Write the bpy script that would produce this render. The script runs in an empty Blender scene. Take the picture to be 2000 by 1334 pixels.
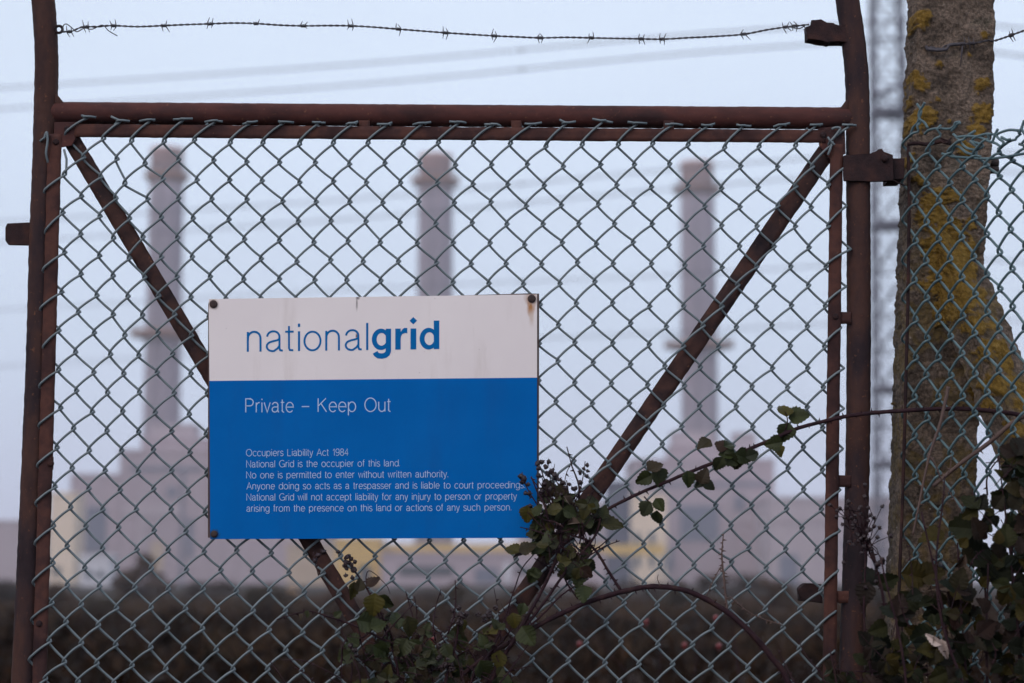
import bpy, bmesh, math, random
from mathutils import Vector, noise, Matrix
from math import radians as R, sin, cos, pi

# ------------------------------------------------------------------ camera, sky, sun, exposure
SC = bpy.context.scene
D, CH, TH, F = 3.9, 1.1, R(6.8), 70 / 36 * 2000
cd = bpy.data.cameras.new('camera'); cam = bpy.data.objects.new('camera', cd)
SC.collection.objects.link(cam); SC.camera = cam
cam.location = (0, -D, CH); cam.rotation_euler = (pi / 2 + TH, 0, 0)
cd.lens = 70; cd.sensor_width = 36; cd.clip_start = 0.05; cd.clip_end = 6000
cd.dof.use_dof = True; cd.dof.focus_distance = 3.90; cd.dof.aperture_fstop = 3.3; cd.dof.aperture_blades = 0

SUN_EL, SUN_AZ = R(34), R(-148)          # azimuth from +Y: the sun glows through cloud behind the camera, left
W = bpy.data.worlds.new('World'); SC.world = W; W.use_nodes = True
wn, wl = W.node_tree.nodes, W.node_tree.links
wn.clear()
wo = wn.new('ShaderNodeOutputWorld'); bg = wn.new('ShaderNodeBackground'); bg.inputs[1].default_value = 0.1
sky = wn.new('ShaderNodeTexSky'); sky.sky_type = 'NISHITA'; sky.sun_disc = False
sky.sun_elevation = SUN_EL; sky.sun_rotation = SUN_AZ; sky.dust_density = 3; sky.air_density = 1
tc = wn.new('ShaderNodeTexCoord'); sx = wn.new('ShaderNodeSeparateXYZ'); wl.new(tc.outputs['Generated'], sx.inputs[0])
cr = wn.new('ShaderNodeValToRGB'); wl.new(sx.outputs[2], cr.inputs[0])
e = cr.color_ramp.elements
e[0].position = 0.0; e[0].color = (0.64, 0.66, 0.86, 1)
e[1].position = 1.0; e[1].color = (0.80, 0.86, 0.98, 1)
for p_, c_ in ((0.05, (0.68, 0.74, 0.95, 1)), (0.12, (0.75, 0.865, 1.06, 1)), (0.26, (0.81, 0.935, 1.12, 1))):
    n_ = e.new(p_); n_.color = c_
sc10 = wn.new('ShaderNodeVectorMath'); sc10.operation = 'SCALE'; sc10.inputs['Scale'].default_value = 10.0
wl.new(cr.outputs[0], sc10.inputs[0])
cn = wn.new('ShaderNodeTexNoise'); cn.inputs['Scale'].default_value = 2.2; cn.inputs['Detail'].default_value = 4
mp = wn.new('ShaderNodeMapping'); mp.inputs['Scale'].default_value = (1, 1, 3.0)
wl.new(tc.outputs['Generated'], mp.inputs[0]); wl.new(mp.outputs[0], cn.inputs['Vector'])
mr = wn.new('ShaderNodeMapRange'); mr.inputs[1].default_value = 0.3; mr.inputs[2].default_value = 0.7
mr.inputs[3].default_value = 0.94; mr.inputs[4].default_value = 1.06; wl.new(cn.outputs[0], mr.inputs[0])
sc2 = wn.new('ShaderNodeVectorMath'); sc2.operation = 'SCALE'; wl.new(sc10.outputs[0], sc2.inputs[0]); wl.new(mr.outputs[0], sc2.inputs['Scale'])
mx = wn.new('ShaderNodeMix'); mx.data_type = 'RGBA'; mx.inputs[0].default_value = 0.94
wl.new(sky.outputs[0], mx.inputs[6]); wl.new(sc2.outputs[0], mx.inputs[7])
wl.new(mx.outputs[2], bg.inputs[0]); wl.new(bg.outputs[0], wo.inputs[0])

sd = bpy.data.lights.new('sun', 'SUN'); sd.energy = 1.0; sd.angle = R(28); sd.color = (1.0, 0.84, 0.74)
sun = bpy.data.objects.new('sun', sd); SC.collection.objects.link(sun)
sv = Vector((sin(SUN_AZ) * cos(SUN_EL), cos(SUN_AZ) * cos(SUN_EL), sin(SUN_EL)))
sun.rotation_euler = sv.to_track_quat('Z', 'Y').to_euler()

SC.view_settings.view_transform = 'Standard'; SC.view_settings.look = 'None'
SC.view_settings.exposure = 0.0; SC.view_settings.gamma = 1.0; SC.view_settings.use_curve_mapping = False
SC.cycles.use_denoising = True; SC.cycles.max_bounces = 6; SC.cycles.volume_bounces = 1
SC.cycles.diffuse_bounces = 3; SC.cycles.use_adaptive_sampling = True; SC.cycles.adaptive_threshold = 0.02

rng = random.Random(7)
def P(px, py, y=0.0):
    "a point of the place: where the line of sight through a photograph pixel meets the vertical plane at depth y"
    xr, yr = (px - 1000) / F, (667 - py) / F
    d = Vector((xr, cos(TH) - yr * sin(TH), sin(TH) + yr * cos(TH)))
    return Vector((0, -D, CH)) + d * ((y + D) / d.y)

# ------------------------------------------------------------------ helpers: materials
def new_mat(name):
    m = bpy.data.materials.new(name); m.use_nodes = True
    nt = m.node_tree; b = nt.nodes['Principled BSDF']
    return m, nt, b
def N(nt, t, **kw):
    n = nt.nodes.new(t)
    for k, v in kw.items():
        if k in n.inputs: n.inputs[k].default_value = v
        else: setattr(n, k, v)
    return n
def ramp(nt, src, stops):
    r = nt.nodes.new('ShaderNodeValToRGB'); nt.links.new(src, r.inputs[0])
    el = r.color_ramp.elements
    while len(el) < len(stops): el.new(0.5)
    for e_, (p, c) in zip(el, stops):
        e_.position = p; e_.color = (*c, 1) if len(c) == 3 else c
    return r
def mix(nt, fac, a, b, mode='MIX'):
    m = nt.nodes.new('ShaderNodeMix'); m.data_type = 'RGBA'; m.blend_type = mode
    for i, v in ((0, fac), (6, a), (7, b)):
        if hasattr(v, 'links'): nt.links.new(v, m.inputs[i])
        elif i == 0: m.inputs[0].default_value = v
        else: m.inputs[i].default_value = (*v, 1)
    return m.outputs[2]
def tex(nt, kind, scale, detail=4, rough=0.6, stretch=(1, 1, 1)):
    c = nt.nodes.new('ShaderNodeTexCoord'); mpn = nt.nodes.new('ShaderNodeMapping')
    mpn.inputs['Scale'].default_value = stretch
    nt.links.new(c.outputs['Object'], mpn.inputs[0])
    t = nt.nodes.new(kind); t.inputs['Scale'].default_value = scale
    if kind == 'ShaderNodeTexNoise':
        t.inputs['Detail'].default_value = detail; t.inputs['Roughness'].default_value = rough
    nt.links.new(mpn.outputs[0], t.inputs['Vector'])
    return t
def bump(nt, b, h, strength, dist):
    n = nt.nodes.new('ShaderNodeBump'); n.inputs['Strength'].default_value = strength; n.inputs['Distance'].default_value = dist
    nt.links.new(h, n.inputs['Height']); nt.links.new(n.outputs[0], b.inputs['Normal'])
def mottled(name, cols, scale, rough=0.8, bs=0.3, bd=0.002, stretch=(1, 1, 1), fine=None, spec=0.5, detail=6):
    m, nt, b = new_mat(name)
    t = tex(nt, 'ShaderNodeTexNoise', scale, detail, 0.62, stretch)
    k = len(cols)
    r = ramp(nt, t.outputs[0], [(0.30 + 0.4 * i / max(1, k - 1), c) for i, c in enumerate(cols)])
    col = r.outputs[0]
    if fine:
        t2 = tex(nt, 'ShaderNodeTexNoise', fine[0], 3, 0.7)
        f2 = ramp(nt, t2.outputs[0], [(fine[2], (0, 0, 0)), (fine[2] + 0.06, (1, 1, 1))])
        col = mix(nt, f2.outputs[0], col, fine[1])
    nt.links.new(col, b.inputs['Base Color'])
    b.inputs['Roughness'].default_value = rough; b.inputs['Specular IOR Level'].default_value = spec
    if bs:
        t3 = tex(nt, 'ShaderNodeTexNoise', scale * 7, 4, 0.7); bump(nt, b, t3.outputs[0], bs, bd)
    return m
def with_random(m, amount=0.25):
    "leaf-to-leaf colour: each mesh island gets its own value"
    nt = m.node_tree; b = nt.nodes['Principled BSDF']
    return m

M = {}
M['pipe'] = mottled('rusted_pipe', [(0.016, 0.012, 0.015), (0.032, 0.021, 0.024), (0.066, 0.033, 0.027), (0.028, 0.018, 0.021)], 10, 0.68, 0.5, 0.0015, (1, 1, 0.4), (120, (0.13, 0.058, 0.034), 0.64), 0.07)
M['rail'] = mottled('red_oxide_rail', [(0.014, 0.010, 0.012), (0.044, 0.021, 0.021), (0.084, 0.030, 0.026), (0.040, 0.018, 0.018)], 9, 0.68, 0.5, 0.0015, (0.45, 1, 1), (120, (0.17, 0.075, 0.045), 0.64), 0.12)
M['flat'] = mottled('red_oxide_flat_bar', [(0.030, 0.016, 0.017), (0.052, 0.026, 0.025), (0.092, 0.040, 0.032), (0.05, 0.024, 0.023)], 13, 0.75, 0.55, 0.0014, (1, 1, 1), (120, (0.20, 0.10, 0.065), 0.68), 0.08)
M['brace'] = mottled('rusted_brace', [(0.018, 0.013, 0.016), (0.036, 0.023, 0.024), (0.068, 0.034, 0.029), (0.03, 0.019, 0.021)], 12, 0.75, 0.55, 0.0014, (1, 1, 1), (120, (0.15, 0.07, 0.045), 0.65), 0.08)
M['iron'] = mottled('flaking_dark_iron', [(0.018, 0.013, 0.015), (0.036, 0.021, 0.022), (0.062, 0.03, 0.026)], 30, 0.85, 0.7, 0.003, (1, 1, 1), None, 0.1)
M['barb'] = mottled('weathered_wire', [(0.035, 0.032, 0.04), (0.07, 0.06, 0.07)], 60, 0.55, 0.2, 0.0005, (1, 1, 1), None, 0.4)
M['pvc'] = mottled('green_coated_wire', [(0.085, 0.112, 0.125), (0.12, 0.152, 0.168), (0.155, 0.19, 0.205)], 14, 0.42, 0.12, 0.0004, (1, 1, 1), (90, (0.06, 0.085, 0.08), 0.66), 0.5)
M['pvc2'] = mottled('blue_green_coated_wire', [(0.05, 0.095, 0.11), (0.08, 0.135, 0.15), (0.105, 0.17, 0.185)], 14, 0.45, 0.12, 0.0004, (1, 1, 1), (90, (0.04, 0.075, 0.075), 0.64), 0.5)
M['bolt'] = mottled('rusty_bolt', [(0.022, 0.014, 0.016), (0.05, 0.026, 0.022)], 120, 0.8, 0.5, 0.001)
M['backing'] = mottled('weathered_backing', [(0.05, 0.03, 0.03), (0.10, 0.06, 0.05)], 30, 0.85, 0.4, 0.001)
M['cane'] = mottled('bramble_cane', [(0.014, 0.008, 0.011), (0.030, 0.013, 0.018), (0.046, 0.025, 0.022)], 50, 0.7, 0.5, 0.0008, (1, 1, 1), None, 0.12)
M['cane_pale'] = mottled('dry_cane', [(0.055, 0.030, 0.028), (0.115, 0.068, 0.052)], 30, 0.7, 0.4, 0.0006)
M['berry'] = mottled('dried_blackberry', [(0.012, 0.007, 0.010), (0.035, 0.014, 0.016)], 160, 0.5, 0.4, 0.0008)
M['hip'] = mottled('rose_hip', [(0.10, 0.008, 0.010), (0.17, 0.014, 0.015)], 80, 0.3, 0.1, 0.0003)
def leaf_mat(name, cols, dry=False, spec=0.14):
    m, nt, b = new_mat(name)
    g = N(nt, 'ShaderNodeNewGeometry'); t = tex(nt, 'ShaderNodeTexNoise', 45, 4, 0.7)
    r = ramp(nt, g.outputs['Random Per Island'], [(i / max(1, len(cols) - 1), c) for i, c in enumerate(cols)])
    c2 = mix(nt, 0.55, r.outputs[0], ramp(nt, t.outputs[0], [(0.35, (0.25, 0.25, 0.25)), (0.68, (1.0, 0.95, 0.85))]).outputs[0], 'MULTIPLY')
    nt.links.new(c2, b.inputs['Base Color'])
    b.inputs['Roughness'].default_value = 0.5; b.inputs['Specular IOR Level'].default_value = spec
    t3 = tex(nt, 'ShaderNodeTexNoise', 160, 3, 0.6); bump(nt, b, t3.outputs[0], 0.4, 0.0012)
    return m
M['leaf'] = leaf_mat('bramble_leaf', [(0.0216, 0.0302, 0.0144), (0.0432, 0.0518, 0.0173), (0.0288, 0.0374, 0.0187), (0.0468, 0.0245, 0.0187), (0.0324, 0.0432, 0.0144), (0.0475, 0.0547, 0.0259), (0.0230, 0.0259, 0.0173), (0.0720, 0.0612, 0.0130), (0.0324, 0.0360, 0.0202)])
M['leaf_dark'] = leaf_mat('bramble_leaf_painted_shade', [(0.0119, 0.0145, 0.0102), (0.0238, 0.0263, 0.0110), (0.0153, 0.0195, 0.0145), (0.0289, 0.0153, 0.0136), (0.0187, 0.0255, 0.0119), (0.0510, 0.0374, 0.0085), (0.0136, 0.0136, 0.0127)], False, .06)  # darker bramble leaf copy: the bush's shade is put into its colours
M['leaf_dry'] = leaf_mat('withered_leaf', [(0.11, 0.08, 0.06), (0.18, 0.14, 0.115), (0.09, 0.055, 0.04), (0.16, 0.12, 0.08)])

# ------------------------------------------------------------------ helpers: meshes and objects
def obj(name, bm, m, parent=None, smooth=True):
    me = bpy.data.meshes.new(name)
    bmesh.ops.recalc_face_normals(bm, faces=bm.faces)
    if parent is not None:
        bmesh.ops.translate(bm, vec=-Vector(parent['_w']), verts=bm.verts)
    bm.to_mesh(me); bm.free()
    for mm in (m if isinstance(m, (list, tuple)) else [m]): me.materials.append(mm)
    if smooth:
        for f in me.polygons: f.use_smooth = True
    o = bpy.data.objects.new(name, me); SC.collection.objects.link(o)
    if parent is not None:
        o.parent = parent; o['_w'] = parent['_w']
    return o
def thing(name, label, cat, loc, group=None):
    o = bpy.data.objects.new(name, None); SC.collection.objects.link(o); o.empty_display_size = 0.1
    o.location = loc; o['_w'] = tuple(loc); o['label'] = label; o['category'] = cat
    if group: o['group'] = group
    return o
def tag(o, label, cat, group=None):
    o['label'] = label; o['category'] = cat
    if group: o['group'] = group
    return o
def struct(o, kind='structure'):
    o['kind'] = kind; return o
def tube(bm, pts, r, seg=8, cap=True, rough=0.0, rs=80.0, squash=None):
    "sweep a round section along a path; r is a number or one per point"
    n = len(pts); pts = [Vector(p) for p in pts]
    rr = r if isinstance(r, (list, tuple)) else [r] * n
    rings = []; nrm = None
    for i in range(n):
        t = (pts[min(i + 1, n - 1)] - pts[max(i - 1, 0)])
        t = t.normalized() if t.length > 1e-9 else Vector((0, 0, 1))
        if nrm is None:
            a = Vector((0, 1, 0)) if abs(t.y) < 0.9 else Vector((1, 0, 0))
            nrm = (a - t * a.dot(t)).normalized()
        else:
            nrm = nrm - t * nrm.dot(t)
            nrm = nrm.normalized() if nrm.length > 1e-6 else t.orthogonal().normalized()
        bn = t.cross(nrm)
        ring = []
        for k in range(seg):
            a = 2 * pi * k / seg
            d = nrm * cos(a) + bn * sin(a)
            q = rr[i]
            if rough: q += rough * noise.noise((pts[i] + d * rr[i]) * rs)
            ring.append(bm.verts.new(pts[i] + d * q))
        rings.append(ring)
    for i in range(n - 1):
        for k in range(seg):
            bm.faces.new((rings[i][k], rings[i][(k + 1) % seg], rings[i + 1][(k + 1) % seg], rings[i + 1][k]))
    if cap and n > 1:
        bm.faces.new(rings[0][::-1]); bm.faces.new(rings[-1])
def smooth_path(pts, per=6):
    "Catmull-Rom through the points"
    pts = [Vector(p) for p in pts]; out = []
    q = [pts[0] * 2 - pts[1]] + pts + [pts[-1] * 2 - pts[-2]]
    for i in range(1, len(q) - 2):
        a, b, c, d = q[i - 1], q[i], q[i + 1], q[i + 2]
        for k in range(per):
            t = k / per
            out.append(0.5 * ((2 * b) + (c - a) * t + (2 * a - 5 * b + 4 * c - d) * t * t + (3 * b - a - 3 * c + d) * t ** 3))
    out.append(pts[-1]); return out
def box(bm, a, b):
    a, b = Vector(a), Vector(b)
    v = [bm.verts.new((x, y, z)) for x in (a.x, b.x) for y in (a.y, b.y) for z in (a.z, b.z)]
    for f in ((0, 1, 3, 2), (4, 6, 7, 5), (0, 4, 5, 1), (2, 3, 7, 6), (0, 2, 6, 4), (1, 5, 7, 3)):
        bm.faces.new([v[i] for i in f])
def prism(bm, front, thick, bev=0.0):
    "a plate: the outline of its front face, given a thickness away from the camera"
    f = [bm.verts.new(p) for p in front]; k = [bm.verts.new(Vector(p) + Vector((0, thick, 0))) for p in front]
    n = len(f); fs = [bm.faces.new(f), bm.faces.new(k[::-1])]
    for i in range(n): fs.append(bm.faces.new((f[i], k[i], k[(i + 1) % n], f[(i + 1) % n])))
    if bev:
        ed = set(e_ for q in fs for e_ in q.edges)
        bmesh.ops.bevel(bm, geom=list(ed), offset=bev, segments=2, affect='EDGES', profile=0.5)
def blob(bm, c, r, sub=1, n=0.25, sc=(1, 1, 1), seed=0):
    res = bmesh.ops.create_icosphere(bm, subdivisions=sub, radius=1.0)
    off = Vector((seed * 3.1, seed * 1.7, 0))
    for v in res['verts']:
        k = 1 + n * noise.noise(v.co * 1.9 + off)
        v.co = Vector(c) + Vector((v.co.x * sc[0], v.co.y * sc[1], v.co.z * sc[2])) * r * k
def rough_bar(bm, a, b, wv, dv, nseg=60, rough=0.0009, rs=70):
    "flat bar from a to b, section wv (half width vector) by dv (half depth vector), edges eaten by rust"
    a, b, wv, dv = map(Vector, (a, b, wv, dv)); rings = []
    for i in range(nseg + 1):
        c = a.lerp(b, i / nseg); ring = []
        for sx_, sy_ in ((-1, -1), (-.33, -1), (.33, -1), (1, -1), (1, 1), (.33, 1), (-.33, 1), (-1, 1)):
            p = c + wv * sx_ + dv * sy_
            j = noise.noise(p * rs) * rough
            ring.append(bm.verts.new(p + wv.normalized() * j * (1 if abs(sx_) == 1 else 0) + dv.normalized() * j * 0.4))
        rings.append(ring)
    for i in range(nseg):
        for k in range(8):
            bm.faces.new((rings[i][k], rings[i][(k + 1) % 8], rings[i + 1][(k + 1) % 8], rings[i + 1][k]))
    bm.faces.new(rings[0][::-1]); bm.faces.new(rings[-1])

# ------------------------------------------------------------------ setting: ground
gm = mottled('dark_scrubland', [(0.010, 0.007, 0.006), (0.018, 0.012, 0.009), (0.036, 0.020, 0.012), (0.014, 0.011, 0.007)], 0.35, 0.95, 0.5, 0.08, (1, 1, 1), None, 0.1)
bm = bmesh.new()
ys = [-14, -6, -3, -1, 0, 1, 2, 3, 5, 7, 10, 14, 19, 25, 34, 46, 60, 90, 140, 220, 330, 420, 520, 620, 740, 940]
xs = [-940, -700, -500, -300, -180, -100, -60, -35, -20, -12, -7, -4, -2, -1, 0, 1, 2, 4, 7, 12, 20, 35, 60, 100, 180, 300, 500, 700, 940]
gv = [[bm.verts.new((x, y, 0.10 * noise.noise(Vector((x * .4, y * .4, 0))) * (1 if y > 3 else 0.1))) for x in xs] for y in ys]
for i in range(len(ys) - 1):
    for j in range(len(xs) - 1):
        bm.faces.new((gv[i][j], gv[i][j + 1], gv[i + 1][j + 1], gv[i + 1][j]))
struct(obj('ground', bm, gm))

# ------------------------------------------------------------------ power station, far off
MC = {}
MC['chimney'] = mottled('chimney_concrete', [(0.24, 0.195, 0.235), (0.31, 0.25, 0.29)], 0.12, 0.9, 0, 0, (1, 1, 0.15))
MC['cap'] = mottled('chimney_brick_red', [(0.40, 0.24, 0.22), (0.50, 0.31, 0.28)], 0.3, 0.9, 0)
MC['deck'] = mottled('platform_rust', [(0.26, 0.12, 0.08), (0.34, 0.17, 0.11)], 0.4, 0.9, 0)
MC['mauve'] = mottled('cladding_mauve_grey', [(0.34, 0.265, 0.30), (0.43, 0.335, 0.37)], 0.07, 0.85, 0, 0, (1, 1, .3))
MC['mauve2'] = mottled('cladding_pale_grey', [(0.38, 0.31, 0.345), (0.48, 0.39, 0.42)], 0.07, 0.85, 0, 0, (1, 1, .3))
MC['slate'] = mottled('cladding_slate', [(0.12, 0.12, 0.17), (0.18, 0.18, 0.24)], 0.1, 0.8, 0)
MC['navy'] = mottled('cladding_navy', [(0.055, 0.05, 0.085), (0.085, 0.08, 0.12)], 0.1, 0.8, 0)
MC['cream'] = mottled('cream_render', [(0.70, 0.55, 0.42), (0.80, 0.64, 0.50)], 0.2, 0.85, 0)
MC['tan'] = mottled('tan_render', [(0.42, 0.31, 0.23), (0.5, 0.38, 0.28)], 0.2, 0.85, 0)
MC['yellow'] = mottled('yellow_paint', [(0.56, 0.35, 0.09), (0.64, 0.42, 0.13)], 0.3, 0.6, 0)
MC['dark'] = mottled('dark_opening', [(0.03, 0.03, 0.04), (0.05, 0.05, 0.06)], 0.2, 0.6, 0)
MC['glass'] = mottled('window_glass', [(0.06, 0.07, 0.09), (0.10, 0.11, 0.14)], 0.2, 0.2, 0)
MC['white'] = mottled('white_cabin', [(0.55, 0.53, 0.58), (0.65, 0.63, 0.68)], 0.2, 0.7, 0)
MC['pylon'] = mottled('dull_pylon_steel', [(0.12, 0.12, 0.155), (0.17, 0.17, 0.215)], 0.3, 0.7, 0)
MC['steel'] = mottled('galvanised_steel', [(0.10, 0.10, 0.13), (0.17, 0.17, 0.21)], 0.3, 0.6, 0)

def chimney(cx, w0, w1, ytop, Y, rings, label):
    base = P(cx, 480, Y); base.z = 0
    t = thing('chimney', label, 'chimney', base, 'power station chimneys')
    top = P(cx, ytop, Y).z; s = (Y + D) / F
    bm = bmesh.new(); n = 24
    zs = [top * i / n for i in range(n + 1)]
    tube(bm, [(base.x, base.y, z) for z in zs[:-2]] , [(w1 + (w0 - w1) * (z / top)) * s / 2 for z in zs[:-2]], 28)
    obj('shaft', bm, MC['chimney'], t)
    bm = bmesh.new(); z0 = zs[-3]
    tube(bm, [(base.x, base.y, z0), (base.x, base.y, top - 1.2), (base.x, base.y, top - 1.1), (base.x, base.y, top)],
         [w0 * s / 2 * 1.0, w0 * s / 2 * .98, w0 * s / 2 * 1.03, w0 * s / 2 * 1.03], 28)
    obj('cap', bm, MC['cap'], t)
    for (yr, wr) in rings:
        z = P(cx, yr, Y).z; rr = wr * s / 2; sh = (w1 + (w0 - w1) * z / top) * s / 2
        bm = bmesh.new()
        tube(bm, [(base.x, base.y, z - 2.0), (base.x, base.y, z - 1.0), (base.x, base.y, z - .9), (base.x, base.y, z)], [sh * 1.04, sh + (rr - sh) * .75, rr, rr], 28)
        pf = obj('platform', bm, MC['deck'], t)
        bm = bmesh.new()
        for k in range(24):
            a = 2 * pi * k / 24; x, y = base.x + rr * .97 * cos(a), base.y + rr * .97 * sin(a)
            tube(bm, [(x, y, z - .05), (x, y, z + 1.3)], 0.07, 5)
        for zz in (z + .5, z + .9, z + 1.3):
            tube(bm, [(base.x + rr * .97 * cos(2 * pi * k / 24), base.y + rr * .97 * sin(2 * pi * k / 24), zz) for k in range(25)], 0.06, 5, False)
        obj('railing', bm, MC['steel'], pf)
    bm = bmesh.new()
    for k in (-1, 1): tube(bm, [(base.x + k * .35 - 1, base.y - w1 * s / 2 - .3, 14), (base.x + k * .35 - 1, base.y - w0 * s / 2 - .3, top - 4)], .07, 5)
    obj('ladder', bm, MC['steel'], t)
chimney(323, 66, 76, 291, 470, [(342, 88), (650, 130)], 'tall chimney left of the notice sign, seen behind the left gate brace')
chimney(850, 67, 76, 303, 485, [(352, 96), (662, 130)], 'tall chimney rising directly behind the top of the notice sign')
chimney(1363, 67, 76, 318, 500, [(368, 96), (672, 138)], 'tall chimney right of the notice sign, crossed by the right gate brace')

def building(name, label, blocks, Y, group=None):
    "blocks: (x0, x1, ytop, depth, material, details) in one line of buildings at distance Y"
    x0 = min(b[0] for b in blocks); x1 = max(b[1] for b in blocks)
    base = P((x0 + x1) / 2, 1139, Y); base.z = 0
    t = thing(name, label, 'building', base, group)
    for (a, b, yt, dep, mt, det) in blocks:
        p0, p1 = P(a, yt, Y), P(b, yt, Y); h = p0.z; yb = Y + det.get('set', 0)
        bm = bmesh.new(); box(bm, (p0.x, yb, -0.3), (p1.x, yb + dep, h))
        wl_ = obj('wall', bm, MC[mt], t, False)
        bm = bmesh.new(); box(bm, (p0.x - .25, yb - .25, h + .003), (p1.x + .25, yb + dep + .25, h + .7))
        obj('roof', bm, MC[det.get('roof', mt)], t, False)
        w = p1.x - p0.x
        if det.get('ribs', 1):
            bm = bmesh.new(); k = max(3, int(w / 3.2))
            for i in range(k + 1):
                x = p0.x + .25 + (w - .5) * i / k
                box(bm, (x - .12, yb - .16, 0.0), (x + .12, yb - .003, h - .02))
            obj('cladding_ribs', bm, MC[mt], wl_, False)
        for (fx0, fx1, fz0, fz1, mm) in det.get('panels', []):
            bm = bmesh.new(); box(bm, (p0.x + w * fx0, yb - .3, h * fz0), (p0.x + w * fx1, yb - .165, h * fz1))
            obj({'glass': 'window', 'dark': 'door'}.get(mm, 'panel'), bm, MC[mm], t, False)
    return t
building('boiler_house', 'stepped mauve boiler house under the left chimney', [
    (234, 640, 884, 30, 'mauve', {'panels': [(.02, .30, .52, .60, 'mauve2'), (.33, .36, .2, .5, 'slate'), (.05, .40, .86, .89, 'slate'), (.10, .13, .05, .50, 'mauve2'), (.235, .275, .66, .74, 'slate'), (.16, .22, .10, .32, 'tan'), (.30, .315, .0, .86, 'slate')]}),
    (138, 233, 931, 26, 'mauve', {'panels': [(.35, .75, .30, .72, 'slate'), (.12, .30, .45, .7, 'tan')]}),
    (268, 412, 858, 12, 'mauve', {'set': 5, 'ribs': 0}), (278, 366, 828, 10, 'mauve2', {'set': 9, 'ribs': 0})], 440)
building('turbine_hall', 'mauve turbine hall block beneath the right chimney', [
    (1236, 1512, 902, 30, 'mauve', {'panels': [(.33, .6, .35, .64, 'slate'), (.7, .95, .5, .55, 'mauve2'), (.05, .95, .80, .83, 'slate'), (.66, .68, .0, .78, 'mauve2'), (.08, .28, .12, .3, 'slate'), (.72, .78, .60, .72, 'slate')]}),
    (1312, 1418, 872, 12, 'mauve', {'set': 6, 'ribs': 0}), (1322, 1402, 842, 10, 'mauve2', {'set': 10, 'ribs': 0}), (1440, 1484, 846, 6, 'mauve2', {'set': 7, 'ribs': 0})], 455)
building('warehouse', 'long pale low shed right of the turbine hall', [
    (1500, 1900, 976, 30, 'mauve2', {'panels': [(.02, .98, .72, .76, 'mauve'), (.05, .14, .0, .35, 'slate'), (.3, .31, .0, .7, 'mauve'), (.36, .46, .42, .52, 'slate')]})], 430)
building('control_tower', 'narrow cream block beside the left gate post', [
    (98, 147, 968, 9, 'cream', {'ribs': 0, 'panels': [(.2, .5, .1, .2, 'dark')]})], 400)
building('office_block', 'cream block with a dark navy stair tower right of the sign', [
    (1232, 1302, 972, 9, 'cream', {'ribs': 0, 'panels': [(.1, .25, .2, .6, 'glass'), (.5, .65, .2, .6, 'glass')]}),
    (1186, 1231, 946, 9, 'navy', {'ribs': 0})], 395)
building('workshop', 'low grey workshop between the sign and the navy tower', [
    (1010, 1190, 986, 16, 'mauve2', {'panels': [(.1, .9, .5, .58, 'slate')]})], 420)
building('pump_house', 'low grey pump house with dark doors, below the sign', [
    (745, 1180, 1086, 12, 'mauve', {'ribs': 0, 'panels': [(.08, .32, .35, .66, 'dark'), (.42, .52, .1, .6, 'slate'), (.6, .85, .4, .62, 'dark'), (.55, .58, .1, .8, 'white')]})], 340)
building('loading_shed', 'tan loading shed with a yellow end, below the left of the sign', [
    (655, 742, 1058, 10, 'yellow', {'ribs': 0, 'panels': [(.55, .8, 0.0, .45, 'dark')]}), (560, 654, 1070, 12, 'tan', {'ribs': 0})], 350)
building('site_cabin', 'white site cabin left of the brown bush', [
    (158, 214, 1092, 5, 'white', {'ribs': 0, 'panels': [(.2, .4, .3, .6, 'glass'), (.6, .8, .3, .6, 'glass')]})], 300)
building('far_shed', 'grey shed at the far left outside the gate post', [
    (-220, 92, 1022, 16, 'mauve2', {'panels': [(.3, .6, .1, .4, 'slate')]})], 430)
# raised yellow conveyor
b0 = P(760, 1072, 360); t = thing('conveyor', 'long raised yellow conveyor running below the sign', 'conveyor', (P(990, 1100, 360).x, 360, 0))
bm = bmesh.new(); box(bm, (P(742, 1072, 360).x, 360, P(900, 1084, 360).z), (P(1298, 1072, 360).x, 362, P(900, 1063, 360).z)); obj('gantry', bm, MC['yellow'], t, False)
for x in range(770, 1299, 66):
    bm = bmesh.new(); xx = P(x, 1084, 360).x; z = P(x, 1084, 360).z
    tube(bm, [(xx - 1, 361, 0), (xx, 361, z)], .25, 6); tube(bm, [(xx + 1, 361, 0), (xx, 361, z)], .25, 6); obj('trestle', bm, MC['steel'], t)
# a lit lamp in the yard
lp = P(571, 1157, 118); t = thing('yard_lamp', 'small lit amber lamp on a low post among the scrub, below the sign', 'lamp', (lp.x, 118, 0))
bm = bmesh.new(); tube(bm, [(lp.x, 118, 0), (lp.x, 118, lp.z)], .05, 8); obj('post', bm, MC['steel'], t)
bm = bmesh.new(); blob(bm, lp + Vector((0, 0, .1)), .22, 2, 0.0, (1, 1, .6))
lm, lnt, lb = new_mat('amber_lamp_glass'); lb.inputs['Base Color'].default_value = (.8, .5, .3, 1)
lb.inputs['Emission Color'].default_value = (1, .55, .28, 1); lb.inputs['Emission Strength'].default_value = 1.1
obj('lamp_head', bm, lm, t)

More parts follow.
